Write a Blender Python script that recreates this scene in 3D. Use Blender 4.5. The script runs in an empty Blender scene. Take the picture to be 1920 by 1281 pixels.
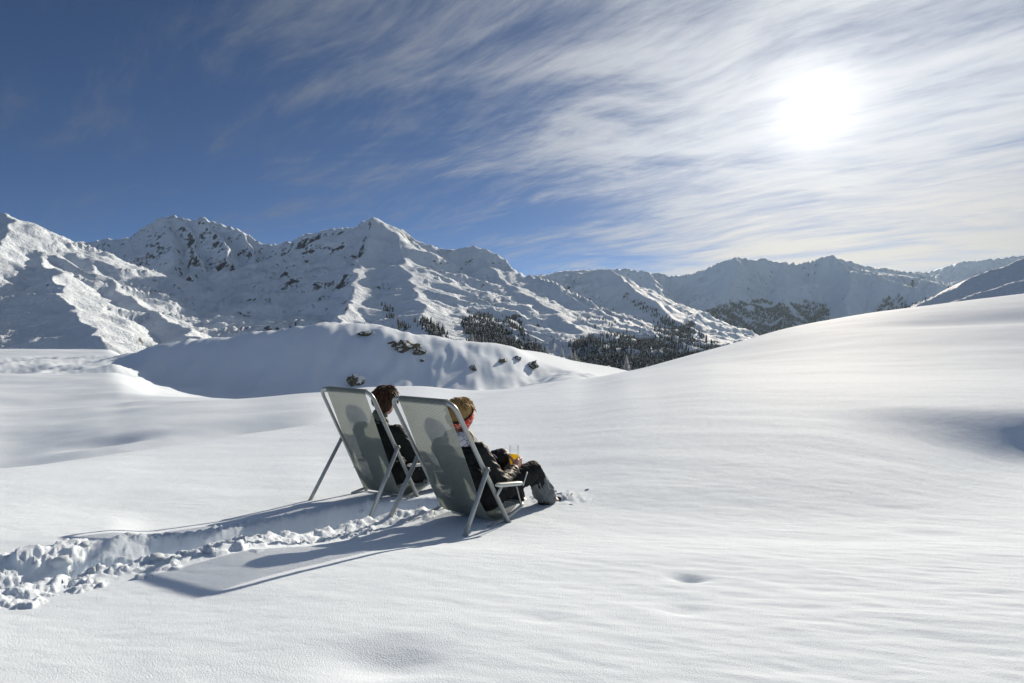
import bpy, bmesh, math, random
import numpy as np
from mathutils import Vector, Matrix

SC = bpy.context.scene
COL = SC.collection
random.seed(7); rng = np.random.default_rng(7)

# ------------------------------------------------------------------ camera, sky, sun, exposure
FPX = 1067.0; TILT = math.atan((660 - 640.5) / FPX); ZC = 1.1
cam = bpy.data.objects.new('camera', bpy.data.cameras.new('camera')); COL.objects.link(cam)
cam.location = (0, 0, ZC); cam.rotation_euler = (math.pi / 2 + TILT, 0, 0)
cam.data.sensor_width = 36; cam.data.lens = FPX / 1920 * 36
cam.data.clip_start = 0.05; cam.data.clip_end = 60000
SC.camera = cam
SUN = Vector((0.44275, 0.82240, 0.35725)).normalized()
SUN_EL = math.asin(SUN.z); SUN_AZ = math.atan2(SUN.x, SUN.y)

def N(nt, kind, **kw):
    n = nt.nodes.new(kind)
    for k, v in kw.items():
        if k.startswith('i_'):
            key = k[2:]
            key = int(key) if key.isdigit() else key.replace('_', ' ')
            n.inputs[key].default_value = v
        else: setattr(n, k, v)
    return n
def math_(nt, op, a, b=None, c=None, clamp=False):
    n = nt.nodes.new('ShaderNodeMath'); n.operation = op; n.use_clamp = clamp
    for i, v in enumerate((a, b, c)):
        if v is None: continue
        if isinstance(v, (int, float)): n.inputs[i].default_value = v
        else: nt.links.new(v, n.inputs[i])
    return n.outputs[0]
def vdot(nt, v, w):
    n = nt.nodes.new('ShaderNodeVectorMath'); n.operation = 'DOT_PRODUCT'
    nt.links.new(v, n.inputs[0]); n.inputs[1].default_value = w
    return n.outputs['Value']
def smooth(nt, v, a, b):
    n = nt.nodes.new('ShaderNodeMapRange'); n.interpolation_type = 'SMOOTHSTEP'
    nt.links.new(v, n.inputs['Value']); n.inputs['From Min'].default_value = a; n.inputs['From Max'].default_value = b
    return n.outputs['Result']
def mixc(nt, fac, a, b):
    n = nt.nodes.new('ShaderNodeMix'); n.data_type = 'RGBA'; n.clamp_factor = True
    for s, v in ((0, fac), (6, a), (7, b)):
        if isinstance(v, (int, float)): n.inputs[s].default_value = v
        elif isinstance(v, tuple): n.inputs[s].default_value = (*v, 1)[:4]
        else: nt.links.new(v, n.inputs[s])
    return n.outputs[2]
def comb(nt, x, y, z=0.0):
    n = nt.nodes.new('ShaderNodeCombineXYZ')
    for i, v in enumerate((x, y, z)):
        if isinstance(v, (int, float)): n.inputs[i].default_value = v
        else: nt.links.new(v, n.inputs[i])
    return n.outputs[0]
def noise(nt, vec, scale, detail=5, rough=0.55, dist=0.0):
    n = N(nt, 'ShaderNodeTexNoise', i_Scale=scale, i_Detail=detail, i_Roughness=rough, i_Distortion=dist)
    if vec is not None: nt.links.new(vec, n.inputs['Vector'])
    return n.outputs['Fac']

world = bpy.data.worlds.new('World'); SC.world = world; world.use_nodes = True
world.cycles.sampling_method = 'MANUAL'; world.cycles.sample_map_resolution = 512
W = world.node_tree; W.nodes.clear()
sky = N(W, 'ShaderNodeTexSky', sky_type='NISHITA', sun_disc=False, sun_elevation=SUN_EL, sun_rotation=SUN_AZ,
        altitude=3000, air_density=0.6, dust_density=0.0, ozone_density=4.0)
tc = N(W, 'ShaderNodeTexCoord').outputs['Generated']
sx = N(W, 'ShaderNodeSeparateXYZ'); W.links.new(tc, sx.inputs[0])
den = math_(W, 'ADD', math_(W, 'MAXIMUM', sx.outputs[2], 0.0), 0.12)
u = math_(W, 'DIVIDE', sx.outputs[0], den); v = math_(W, 'DIVIDE', sx.outputs[1], den)
along = math_(W, 'ADD', math_(W, 'MULTIPLY', u, -0.766), math_(W, 'MULTIPLY', v, 0.643))
across = math_(W, 'ADD', math_(W, 'MULTIPLY', u, 0.643), math_(W, 'MULTIPLY', v, 0.766))
wob = math_(W, 'MULTIPLY', math_(W, 'SUBTRACT', noise(W, comb(W, u, v), 0.8, 2, 0.5), 0.5), 0.4)
ac2 = math_(W, 'ADD', across, wob)
fib = noise(W, comb(W, math_(W, 'MULTIPLY', along, 0.95), math_(W, 'MULTIPLY', ac2, 3.1)), 1.1, 12, 0.63, 0.25)
al3 = math_(W, 'ADD', math_(W, 'MULTIPLY', along, 0.87), math_(W, 'MULTIPLY', across, -0.5)); ac3 = math_(W, 'ADD', math_(W, 'MULTIPLY', along, 0.5), math_(W, 'MULTIPLY', ac2, 0.87))
fibB = noise(W, comb(W, al3, math_(W, 'MULTIPLY', ac3, 2.7), 7.0), 1.3, 12, 0.64, 0.3)
sel = smooth(W, noise(W, comb(W, u, v, 21.0), 0.9, 2, 0.5), 0.42, 0.62)
fib = math_(W, 'ADD', math_(W, 'MULTIPLY', fib, math_(W, 'SUBTRACT', 1.0, sel)), math_(W, 'MULTIPLY', fibB, sel))
fine = noise(W, comb(W, math_(W, 'MULTIPLY', along, 2.0), math_(W, 'MULTIPLY', ac2, 9.0), 4.0), 1.6, 10, 0.66, 0.4)
big = noise(W, comb(W, math_(W, 'MULTIPLY', along, 0.45), math_(W, 'MULTIPLY', across, 1.1), 9.0), 0.9, 3, 0.5)
cov = smooth(W, math_(W, 'SUBTRACT', along, math_(W, 'MULTIPLY', across, 0.35)), 1.6, -0.35)
tex = math_(W, 'ADD', math_(W, 'MULTIPLY', math_(W, 'SUBTRACT', fib, 0.5), 2.1), math_(W, 'ADD', math_(W, 'MULTIPLY', math_(W, 'SUBTRACT', fine, 0.5), 1.0), math_(W, 'MULTIPLY', math_(W, 'SUBTRACT', big, 0.5), 0.7)))
cl = smooth(W, math_(W, 'ADD', tex, math_(W, 'ADD', math_(W, 'MULTIPLY', cov, 0.63), 0.10)), 0.02, 1.05)
cl = math_(W, 'MULTIPLY', cl, 0.86)
mu = math_(W, 'MAXIMUM', vdot(W, tc, tuple(SUN)), 0.0)
veil = math_(W, 'MULTIPLY', math_(W, 'MULTIPLY', cov, cov), 0.25)
cl = math_(W, 'ADD', veil, math_(W, 'MULTIPLY', cl, math_(W, 'SUBTRACT', 1.0, veil)))
lowm = smooth(W, sx.outputs[2], 0.34, 0.10)
ctint = mixc(W, lowm, (1.0, 0.975, 0.935), (1.0, 0.84, 0.58))
cf = N(W, 'ShaderNodeVectorMath', operation='SCALE'); W.links.new(ctint, cf.inputs[0]); W.links.new(math_(W, 'MULTIPLY', math_(W, 'POWER', mu, 7.0), 9.0), cf.inputs['Scale'])
cm = N(W, 'ShaderNodeVectorMath', operation='ADD'); W.links.new(cf.outputs[0], cm.inputs[0]); cm.inputs[1].default_value = (1.75, 2.1, 2.75)
body = mixc(W, cl, sky.outputs[0], cm.outputs[0])
aur = math_(W, 'ADD', math_(W, 'MULTIPLY', math_(W, 'POWER', mu, 7000.0), 90.0),
      math_(W, 'ADD', math_(W, 'MULTIPLY', math_(W, 'POWER', mu, 650.0), 5.0), math_(W, 'MULTIPLY', math_(W, 'POWER', mu, 40.0), 0.7)))
am = N(W, 'ShaderNodeVectorMath', operation='SCALE'); am.inputs[0].default_value = (1.0, 0.98, 0.94); W.links.new(aur, am.inputs['Scale'])
tot = N(W, 'ShaderNodeVectorMath', operation='ADD'); W.links.new(body, tot.inputs[0]); W.links.new(am.outputs[0], tot.inputs[1])
bg = N(W, 'ShaderNodeBackground', i_Strength=0.068); W.links.new(tot.outputs[0], bg.inputs['Color'])
W.links.new(bg.outputs[0], N(W, 'ShaderNodeOutputWorld').inputs['Surface'])

sl = bpy.data.lights.new('sun', 'SUN'); sl.energy = 5.0; sl.angle = math.radians(0.55); sl.color = (1.0, 0.87, 0.70)
so = bpy.data.objects.new('sun', sl); COL.objects.link(so); so.location = (60, 110, 60)
so.rotation_euler = (-SUN).to_track_quat('-Z', 'Y').to_euler()
vs = SC.view_settings; vs.view_transform = 'Standard'; vs.look = 'None'; vs.gamma = 1; vs.use_curve_mapping = False
vs.exposure = 0.27

# ------------------------------------------------------------------ materials
def mat(name, base, rough=0.6, metal=0.0, spec=0.5, var=0.0, vscale=20, bump=0.0, bscale=60, bdist=0.01, stretch=(1, 1, 1), detail=5):
    m = bpy.data.materials.new(name); m.use_nodes = True; t = m.node_tree
    b = t.nodes['Principled BSDF']; b.inputs['Base Color'].default_value = (*base, 1)
    b.inputs['Roughness'].default_value = rough; b.inputs['Metallic'].default_value = metal
    b.inputs['Specular IOR Level'].default_value = spec
    co = N(t, 'ShaderNodeTexCoord').outputs['Object']
    mp = N(t, 'ShaderNodeMapping'); t.links.new(co, mp.inputs[0]); mp.inputs['Scale'].default_value = stretch
    if var:
        f = noise(t, mp.outputs[0], vscale, 4)
        t.links.new(mixc(t, f, tuple(c * (1 - var) for c in base), tuple(min(1, c * (1 + var)) for c in base)), b.inputs['Base Color'])
    if bump:
        bp = N(t, 'ShaderNodeBump', i_Strength=bump, i_Distance=bdist)
        t.links.new(noise(t, mp.outputs[0], bscale, detail), bp.inputs['Height']); t.links.new(bp.outputs[0], b.inputs['Normal'])
    return m
def snow_mat(name, fine=True):
    m = bpy.data.materials.new(name); m.use_nodes = True; t = m.node_tree; b = t.nodes['Principled BSDF']
    b.inputs['Base Color'].default_value = (0.78, 0.87, 0.965, 1); b.inputs['Roughness'].default_value = 0.8
    b.inputs['IOR'].default_value = 1.31; b.inputs['Specular IOR Level'].default_value = 0.04
    co = N(t, 'ShaderNodeTexCoord').outputs['Object']
    mp = N(t, 'ShaderNodeMapping'); t.links.new(co, mp.inputs[0]); mp.inputs['Rotation'].default_value = (0, 0, 0.3); mp.inputs['Scale'].default_value = (0.85, 1.3, 1)
    h = noise(t, mp.outputs[0], 7, 3)
    h2 = noise(t, co, 220, 3, 0.7)
    hh = math_(t, 'ADD', math_(t, 'MULTIPLY', h, 0.006), math_(t, 'MULTIPLY', h2, 0.0028))
    bp = N(t, 'ShaderNodeBump', i_Strength=1.0, i_Distance=1.0); t.links.new(hh, bp.inputs['Height'])
    t.links.new(bp.outputs[0], b.inputs['Normal'])
    return m
def mountain_mat(name, lo=0.47, hi=0.60, sc=0.045, rockcol=(0.10, 0.097, 0.095)):
    m = bpy.data.materials.new(name); m.use_nodes = True; t = m.node_tree; b = t.nodes['Principled BSDF']
    g = N(t, 'ShaderNodeNewGeometry'); co = N(t, 'ShaderNodeTexCoord').outputs['Object']
    nz = N(t, 'ShaderNodeSeparateXYZ'); t.links.new(g.outputs['Normal'], nz.inputs[0])
    n1 = noise(t, co, sc, 8, 0.68); n2 = noise(t, co, sc * 0.16, 3)
    k = math_(t, 'ADD', nz.outputs[2], math_(t, 'ADD', math_(t, 'MULTIPLY', math_(t, 'SUBTRACT', n1, 0.5), 1.0), math_(t, 'MULTIPLY', math_(t, 'SUBTRACT', n2, 0.5), 0.5)))
    f = smooth(t, k, lo, hi)
    rc = mixc(t, noise(t, co, sc * 3, 4), tuple(c * 0.55 for c in rockcol), tuple(c * 1.5 for c in rockcol))
    t.links.new(mixc(t, f, rc, (0.78, 0.87, 0.96)), b.inputs['Base Color'])
    b.inputs['Roughness'].default_value = 0.75; b.inputs['Specular IOR Level'].default_value = 0.15
    bp = N(t, 'ShaderNodeBump', i_Strength=1.0, i_Distance=1.0)
    t.links.new(math_(t, 'ADD', math_(t, 'MULTIPLY', n1, 0.42 / sc), math_(t, 'MULTIPLY', noise(t, co, sc * 5, 4), 0.1 / sc)), bp.inputs['Height']); t.links.new(bp.outputs[0], b.inputs['Normal'])
    return m
def rock_mat(name, thr=0.42):
    m = bpy.data.materials.new(name); m.use_nodes = True; t = m.node_tree; b = t.nodes['Principled BSDF']
    g = N(t, 'ShaderNodeNewGeometry'); co = N(t, 'ShaderNodeTexCoord').outputs['Object']
    nz = N(t, 'ShaderNodeSeparateXYZ'); t.links.new(g.outputs['Normal'], nz.inputs[0])
    k = math_(t, 'ADD', nz.outputs[2], math_(t, 'MULTIPLY', math_(t, 'SUBTRACT', noise(t, co, 1.4, 4), 0.5), 1.5))
    f = smooth(t, k, thr - 0.04, thr + 0.04)
    rc = mixc(t, noise(t, co, 1.6, 5, 0.7), (0.055, 0.055, 0.035), (0.16, 0.15, 0.10))
    t.links.new(mixc(t, f, rc, (0.86, 0.87, 0.88)), b.inputs['Base Color']); b.inputs['Roughness'].default_value = 0.9
    bp = N(t, 'ShaderNodeBump', i_Strength=0.8, i_Distance=0.15); t.links.new(noise(t, co, 4, 6, 0.7), bp.inputs['Height']); t.links.new(bp.outputs[0], b.inputs['Normal'])
    return m
def frost_mat(name, green, lo, hi, sc=3.0):
    m = bpy.data.materials.new(name); m.use_nodes = True; t = m.node_tree; b = t.nodes['Principled BSDF']
    co = N(t, 'ShaderNodeTexCoord').outputs['Object']
    f = smooth(t, noise(t, co, sc, 4, 0.65), lo, hi)
    t.links.new(mixc(t, f, green, (0.84, 0.85, 0.86)), b.inputs['Base Color']); b.inputs['Roughness'].default_value = 0.9
    b.inputs['Specular IOR Level'].default_value = 0.1
    return m
M_SNOW = snow_mat('snow')
M_MTN = mountain_mat('mountain snow and rock')
M_FAR = mountain_mat('far mountain snow and rock', 0.36, 0.54, 0.026)
M_ROCK = rock_mat('lichened rock')
M_TUBE = mat('painted grey steel tube', (0.36, 0.39, 0.39), 0.34, 0.35, var=0.12, vscale=30)
M_CORD = mat('grey plastic cord', (0.29, 0.33, 0.32), 0.5, spec=0.3)
t = M_CORD.node_tree; tl_ = N(t, 'ShaderNodeBsdfTranslucent', i_Color=(0.58, 0.62, 0.60, 1)); mx = N(t, 'ShaderNodeMixShader', i_0=0.5)
t.links.new(t.nodes['Principled BSDF'].outputs[0], mx.inputs[1]); t.links.new(tl_.outputs[0], mx.inputs[2]); t.links.new(mx.outputs[0], t.nodes['Material Output'].inputs['Surface'])
M_ARM = mat('pale grey armrest plastic', (0.55, 0.57, 0.55), 0.4)
M_BOLT = mat('dull steel', (0.25, 0.25, 0.25), 0.4, 0.8)
M_SKIN = mat('skin', (0.52, 0.29, 0.21), 0.5, var=0.08, vscale=40)
M_JACKET = mat('black nylon jacket', (0.013, 0.016, 0.018), 0.6, spec=0.18, bump=0.18, bscale=16, bdist=0.02, stretch=(1, 1, 2.2))
M_JACKET2 = mat('dark green nylon jacket', (0.013, 0.019, 0.018), 0.65, spec=0.15, bump=0.18, bscale=15, bdist=0.02, stretch=(1, 1, 2.2))
M_COLLAR = mat('grey green collar', (0.10, 0.12, 0.10), 0.6, bump=0.8, bscale=40, bdist=0.01, stretch=(1, 1, 2))
M_PANTS = mat('black ski trousers', (0.014, 0.016, 0.018), 0.7, spec=0.15, bump=0.18, bscale=14, bdist=0.02, stretch=(1.5, 1.5, 1))
M_GAITER = mat('grey gaiter cloth', (0.15, 0.17, 0.18), 0.7, spec=0.25, bump=0.4, bscale=13, bdist=0.02, var=0.15)
M_BOOT = mat('black boot leather', (0.015, 0.015, 0.015), 0.5, bump=0.5, bscale=50, bdist=0.005)
M_HAIRD = mat('dark brown hair', (0.045, 0.022, 0.009), 0.5, spec=0.3, var=0.75, vscale=24, stretch=(3, 3, 0.6))
M_HAIRB = mat('blond hair', (0.30, 0.19, 0.07), 0.55, spec=0.3, var=0.75, vscale=24, stretch=(3, 3, 0.6))
M_HAIRD2 = mat('lighter brown hair', (0.15, 0.075, 0.03), 0.5, spec=0.3)
M_HAIRB2 = mat('pale blond hair', (0.55, 0.38, 0.17), 0.55, spec=0.3)
M_BAG = mat('black bag cloth', (0.012, 0.012, 0.013), 0.55, spec=0.3, bump=0.4, bscale=22, bdist=0.015)
M_WHITE = mat('white plastic', (0.75, 0.76, 0.8), 0.4)
M_TRIM = mat('dark elastic trim', (0.02, 0.016, 0.016), 0.6)
M_BARK = mat('frosted bark', (0.09, 0.07, 0.055), 0.9, var=0.3, vscale=8)
M_CONIF = frost_mat('snowy conifer needles', (0.026, 0.041, 0.043), 0.50, 0.70, 0.35)
M_FROST = frost_mat('frosted conifer needles', (0.24, 0.26, 0.25), 0.25, 0.45, 2.5)
def pattern_mat(name, a, bcol, sc):
    m = bpy.data.materials.new(name); m.use_nodes = True; t = m.node_tree; b = t.nodes['Principled BSDF']
    co = N(t, 'ShaderNodeTexCoord').outputs['Object']
    n = N(t, 'ShaderNodeTexVoronoi', feature='DISTANCE_TO_EDGE', i_Scale=sc); t.links.new(co, n.inputs['Vector'])
    k = math_(t, 'ADD', n.outputs['Distance'], math_(t, 'MULTIPLY', noise(t, co, sc * 0.7, 2), 0.12))
    t.links.new(mixc(t, smooth(t, k, 0.085, 0.11), bcol, a), b.inputs['Base Color']); b.inputs['Roughness'].default_value = 0.85
    bp = N(t, 'ShaderNodeBump', i_Strength=0.7, i_Distance=0.01); t.links.new(noise(t, co, 28, 3), bp.inputs['Height']); t.links.new(bp.outputs[0], b.inputs['Normal'])
    return m
M_RED = pattern_mat('red patterned headscarf', (0.62, 0.035, 0.035), (0.80, 0.62, 0.45), 28)
M_SCARF = pattern_mat('white patterned neck scarf', (0.66, 0.68, 0.75), (0.06, 0.07, 0.12), 24)
def glass_mat(name, tint, trans, gloss):
    """thin clear wall: straight-through light, a little mirror at grazing angles, optional scattering of the liquid"""
    m = bpy.data.materials.new(name); m.use_nodes = True; t = m.node_tree; t.nodes.clear()
    tr = N(t, 'ShaderNodeBsdfTransparent', i_Color=(*tint, 1)); gl = N(t, 'ShaderNodeBsdfGlossy', i_Roughness=0.03)
    fr = N(t, 'ShaderNodeFresnel', i_IOR=1.35); mx = N(t, 'ShaderNodeMixShader'); last = tr.outputs[0]
    if trans:
        tl = N(t, 'ShaderNodeBsdfTranslucent', i_Color=(*tint, 1)); df = N(t, 'ShaderNodeBsdfDiffuse', i_Color=(*tint, 1)); m0 = N(t, 'ShaderNodeMixShader', i_0=0.35)
        t.links.new(tl.outputs[0], m0.inputs[1]); t.links.new(df.outputs[0], m0.inputs[2])
        m1 = N(t, 'ShaderNodeMixShader', i_0=trans); t.links.new(tr.outputs[0], m1.inputs[1]); t.links.new(m0.outputs[0], m1.inputs[2]); last = m1.outputs[0]
    t.links.new(math_(t, 'MULTIPLY', fr.outputs[0], gloss), mx.inputs[0]); t.links.new(last, mx.inputs[1]); t.links.new(gl.outputs[0], mx.inputs[2])
    t.links.new(mx.outputs[0], N(t, 'ShaderNodeOutputMaterial').inputs['Surface'])
    return m
M_GLASS = glass_mat('clear glass', (0.985, 0.99, 0.99), 0, 0.22)
M_DRINK = glass_mat('yellow drink', (1.0, 0.78, 0.05), 0.75, 0.4)

# ------------------------------------------------------------------ helpers
def tag(o, label=None, cat=None, group=None, kind=None):
    if label: o['label'] = label
    if cat: o['category'] = cat
    if group: o['group'] = group
    if kind: o['kind'] = kind
    return o
def empty(name, loc=(0, 0, 0), rz=0.0):
    o = bpy.data.objects.new(name, None); COL.objects.link(o); o.location = loc; o.rotation_euler = (0, 0, rz); o.empty_display_size = 0.1
    return o
def link_mesh(name, me, m, parent=None, smooth_=True):
    if smooth_: me.polygons.foreach_set('use_smooth', np.ones(len(me.polygons), bool))
    o = bpy.data.objects.new(name, me); COL.objects.link(o)
    if m is not None: me.materials.append(m)
    if parent is not None: o.parent = parent
    return o
def mesh_np(name, V, F):
    """V (n,3), F (m,k) arrays, all faces with k corners"""
    me = bpy.data.meshes.new(name); V = np.asarray(V, np.float32); F = np.asarray(F, np.int32); k = F.shape[1]
    me.vertices.add(len(V)); me.vertices.foreach_set('co', V.ravel())
    me.loops.add(F.size); me.loops.foreach_set('vertex_index', F.ravel())
    me.polygons.add(len(F)); me.polygons.foreach_set('loop_start', np.arange(0, F.size, k, dtype=np.int32))
    me.update(calc_edges=True)
    return me
class MB:
    def __init__(s): s.v = []; s.f = []
    def tube(s, pts, r, n=10, caps=True):
        pts = [Vector(p) for p in pts]; rs = r if isinstance(r, (list, tuple)) else [r] * len(pts)
        b = len(s.v); up = None
        for i, p in enumerate(pts):
            d = (pts[min(i + 1, len(pts) - 1)] - pts[max(i - 1, 0)]).normalized()
            if up is None: up = d.orthogonal().normalized()
            up = (up - d * up.dot(d)).normalized(); w = d.cross(up)
            for k in range(n):
                a = 2 * math.pi * k / n; s.v.append(tuple(p + (up * math.cos(a) + w * math.sin(a)) * rs[i]))
        for i in range(len(pts) - 1):
            for k in range(n):
                a0 = b + i * n + k; a1 = b + i * n + (k + 1) % n
                s.f.append((a0, a1, a1 + n, a0 + n))
        if caps:
            s.f.append(tuple(b + k for k in reversed(range(n)))); e = b + (len(pts) - 1) * n; s.f.append(tuple(e + k for k in range(n)))
        return s
    def lathe(s, prof, n=24, c=(0, 0, 0)):
        b = len(s.v)
        for r, z in prof:
            for k in range(n):
                a = 2 * math.pi * k / n; s.v.append((c[0] + r * math.cos(a), c[1] + r * math.sin(a), c[2] + z))
        for i in range(len(prof) - 1):
            for k in range(n):
                a0 = b + i * n + k; a1 = b + i * n + (k + 1) % n; s.f.append((a0, a1, a1 + n, a0 + n))
        return s
    def build(s, name, m, parent=None, smooth_=True):
        me = bpy.data.meshes.new(name); me.from_pydata(s.v, [], s.f); me.update()
        return link_mesh(name, me, m, parent, smooth_)
def bend(pts, r, k=6):
    """round the inner corners of a polyline"""
    pts = [Vector(p) for p in pts]; out = [pts[0]]
    for i in range(1, len(pts) - 1):
        a = (pts[i - 1] - pts[i]).normalized(); b = (pts[i + 1] - pts[i]).normalized()
        rr = min(r, (pts[i - 1] - pts[i]).length * .45, (pts[i + 1] - pts[i]).length * .45)
        p0 = pts[i] + a * rr; p1 = pts[i] + b * rr
        for j in range(k + 1):
            t = j / k; out.append(p0 * (1 - t) ** 2 + pts[i] * 2 * t * (1 - t) + p1 * t * t)
    out.append(pts[-1]); return out

# numpy gradient noise
PERM = rng.permutation(4096)
GA = rng.uniform(0, 2 * np.pi, 4096); GX, GY = np.cos(GA), np.sin(GA)
def gnoise(x, y):
    xi = np.floor(x).astype(np.int64); yi = np.floor(y).astype(np.int64); fx = x - xi; fy = y - yi
    w = lambda t: t * t * t * (t * (t * 6 - 15) + 10)
    def g(ix, iy, dx, dy):
        h = PERM[(ix + PERM[iy & 4095]) & 4095]; return GX[h] * dx + GY[h] * dy
    a, b = w(fx), w(fy)
    n0 = g(xi, yi, fx, fy) * (1 - a) + g(xi + 1, yi, fx - 1, fy) * a
    n1 = g(xi, yi + 1, fx, fy - 1) * (1 - a) + g(xi + 1, yi + 1, fx - 1, fy - 1) * a
    return (n0 * (1 - b) + n1 * b) * 1.5
def fbm(x, y, o=4, gain=0.5, lac=2.03):
    s = 0; a = 1
    for i in range(o): s = s + a * gnoise(x + 17.3 * i, y - 9.1 * i); a *= gain; x = x * lac; y = y * lac
    return s
def ridged(x, y, o=4, gain=0.5):
    s = 0; a = 1
    for i in range(o): s = s + a * (1 - 2 * np.abs(gnoise(x + 31.7 * i, y + 5.3 * i))); a *= gain; x = x * 2.1; y = y * 2.1
    return s
def billow(x, y, o=3, gain=0.5):
    s = 0; a = 1
    for i in range(o): s = s + a * np.abs(gnoise(x + 31.7 * i, y + 5.3 * i)); a *= gain; x = x * 2.1; y = y * 2.1
    return s
def sstep(x, a, b):
    t = np.clip((x - a) / (b - a), 0, 1); return t * t * (3 - 2 * t)
def elev(py): return np.tan(TILT + np.arctan((640.5 - np.asarray(py, float)) / FPX))

def pchip(xs, ys, xq):
    xs = np.asarray(xs, float); ys = np.asarray(ys, float); h = np.diff(xs); dl = np.diff(ys) / h
    m = np.zeros_like(ys)
    for i in range(1, len(xs) - 1):
        if dl[i - 1] * dl[i] > 0:
            w1 = 2 * h[i] + h[i - 1]; w2 = h[i] + 2 * h[i - 1]; m[i] = (w1 + w2) / (w1 / dl[i - 1] + w2 / dl[i])
    m[0], m[-1] = dl[0], dl[-1]
    i = np.clip(np.searchsorted(xs, xq) - 1, 0, len(h) - 1); t = (xq - xs[i]) / h[i]
    t2, t3 = t * t, t ** 3
    r = (2 * t3 - 3 * t2 + 1) * ys[i] + (t3 - 2 * t2 + t) * h[i] * m[i] + (-2 * t3 + 3 * t2) * ys[i + 1] + (t3 - t2) * h[i] * m[i + 1]
    return r

# ------------------------------------------------------------------ chairs as measured (camera at origin, metres)
CH = {1: dict(O=(-0.977, 4.60, -1.10), yaw=-0.581, T=((-1.459, 4.337, -.275), (-1.001, 4.037, -.286)), F=((-1.22, 4.777, -1.144), (-.734, 4.428, -1.114)),
              P=((-1.364, 4.564, -.695), (-.844, 4.222, -.707)), R=((-1.523, 4.369, -1.094), (-.962, 4.026, -1.072))),
      2: dict(O=(-0.25, 3.78, -1.09), yaw=-0.685, T=((-.759, 3.583, -.288), (-.335, 3.237, -.291)), F=((-.477, 3.973, -1.08), (-.023, 3.59, -1.068)),
              P=((-.631, 3.803, -.702), (-.149, 3.409, -.706)), R=((-.792, 3.637, -1.091), (-.272, 3.237, -1.063)))}

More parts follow.
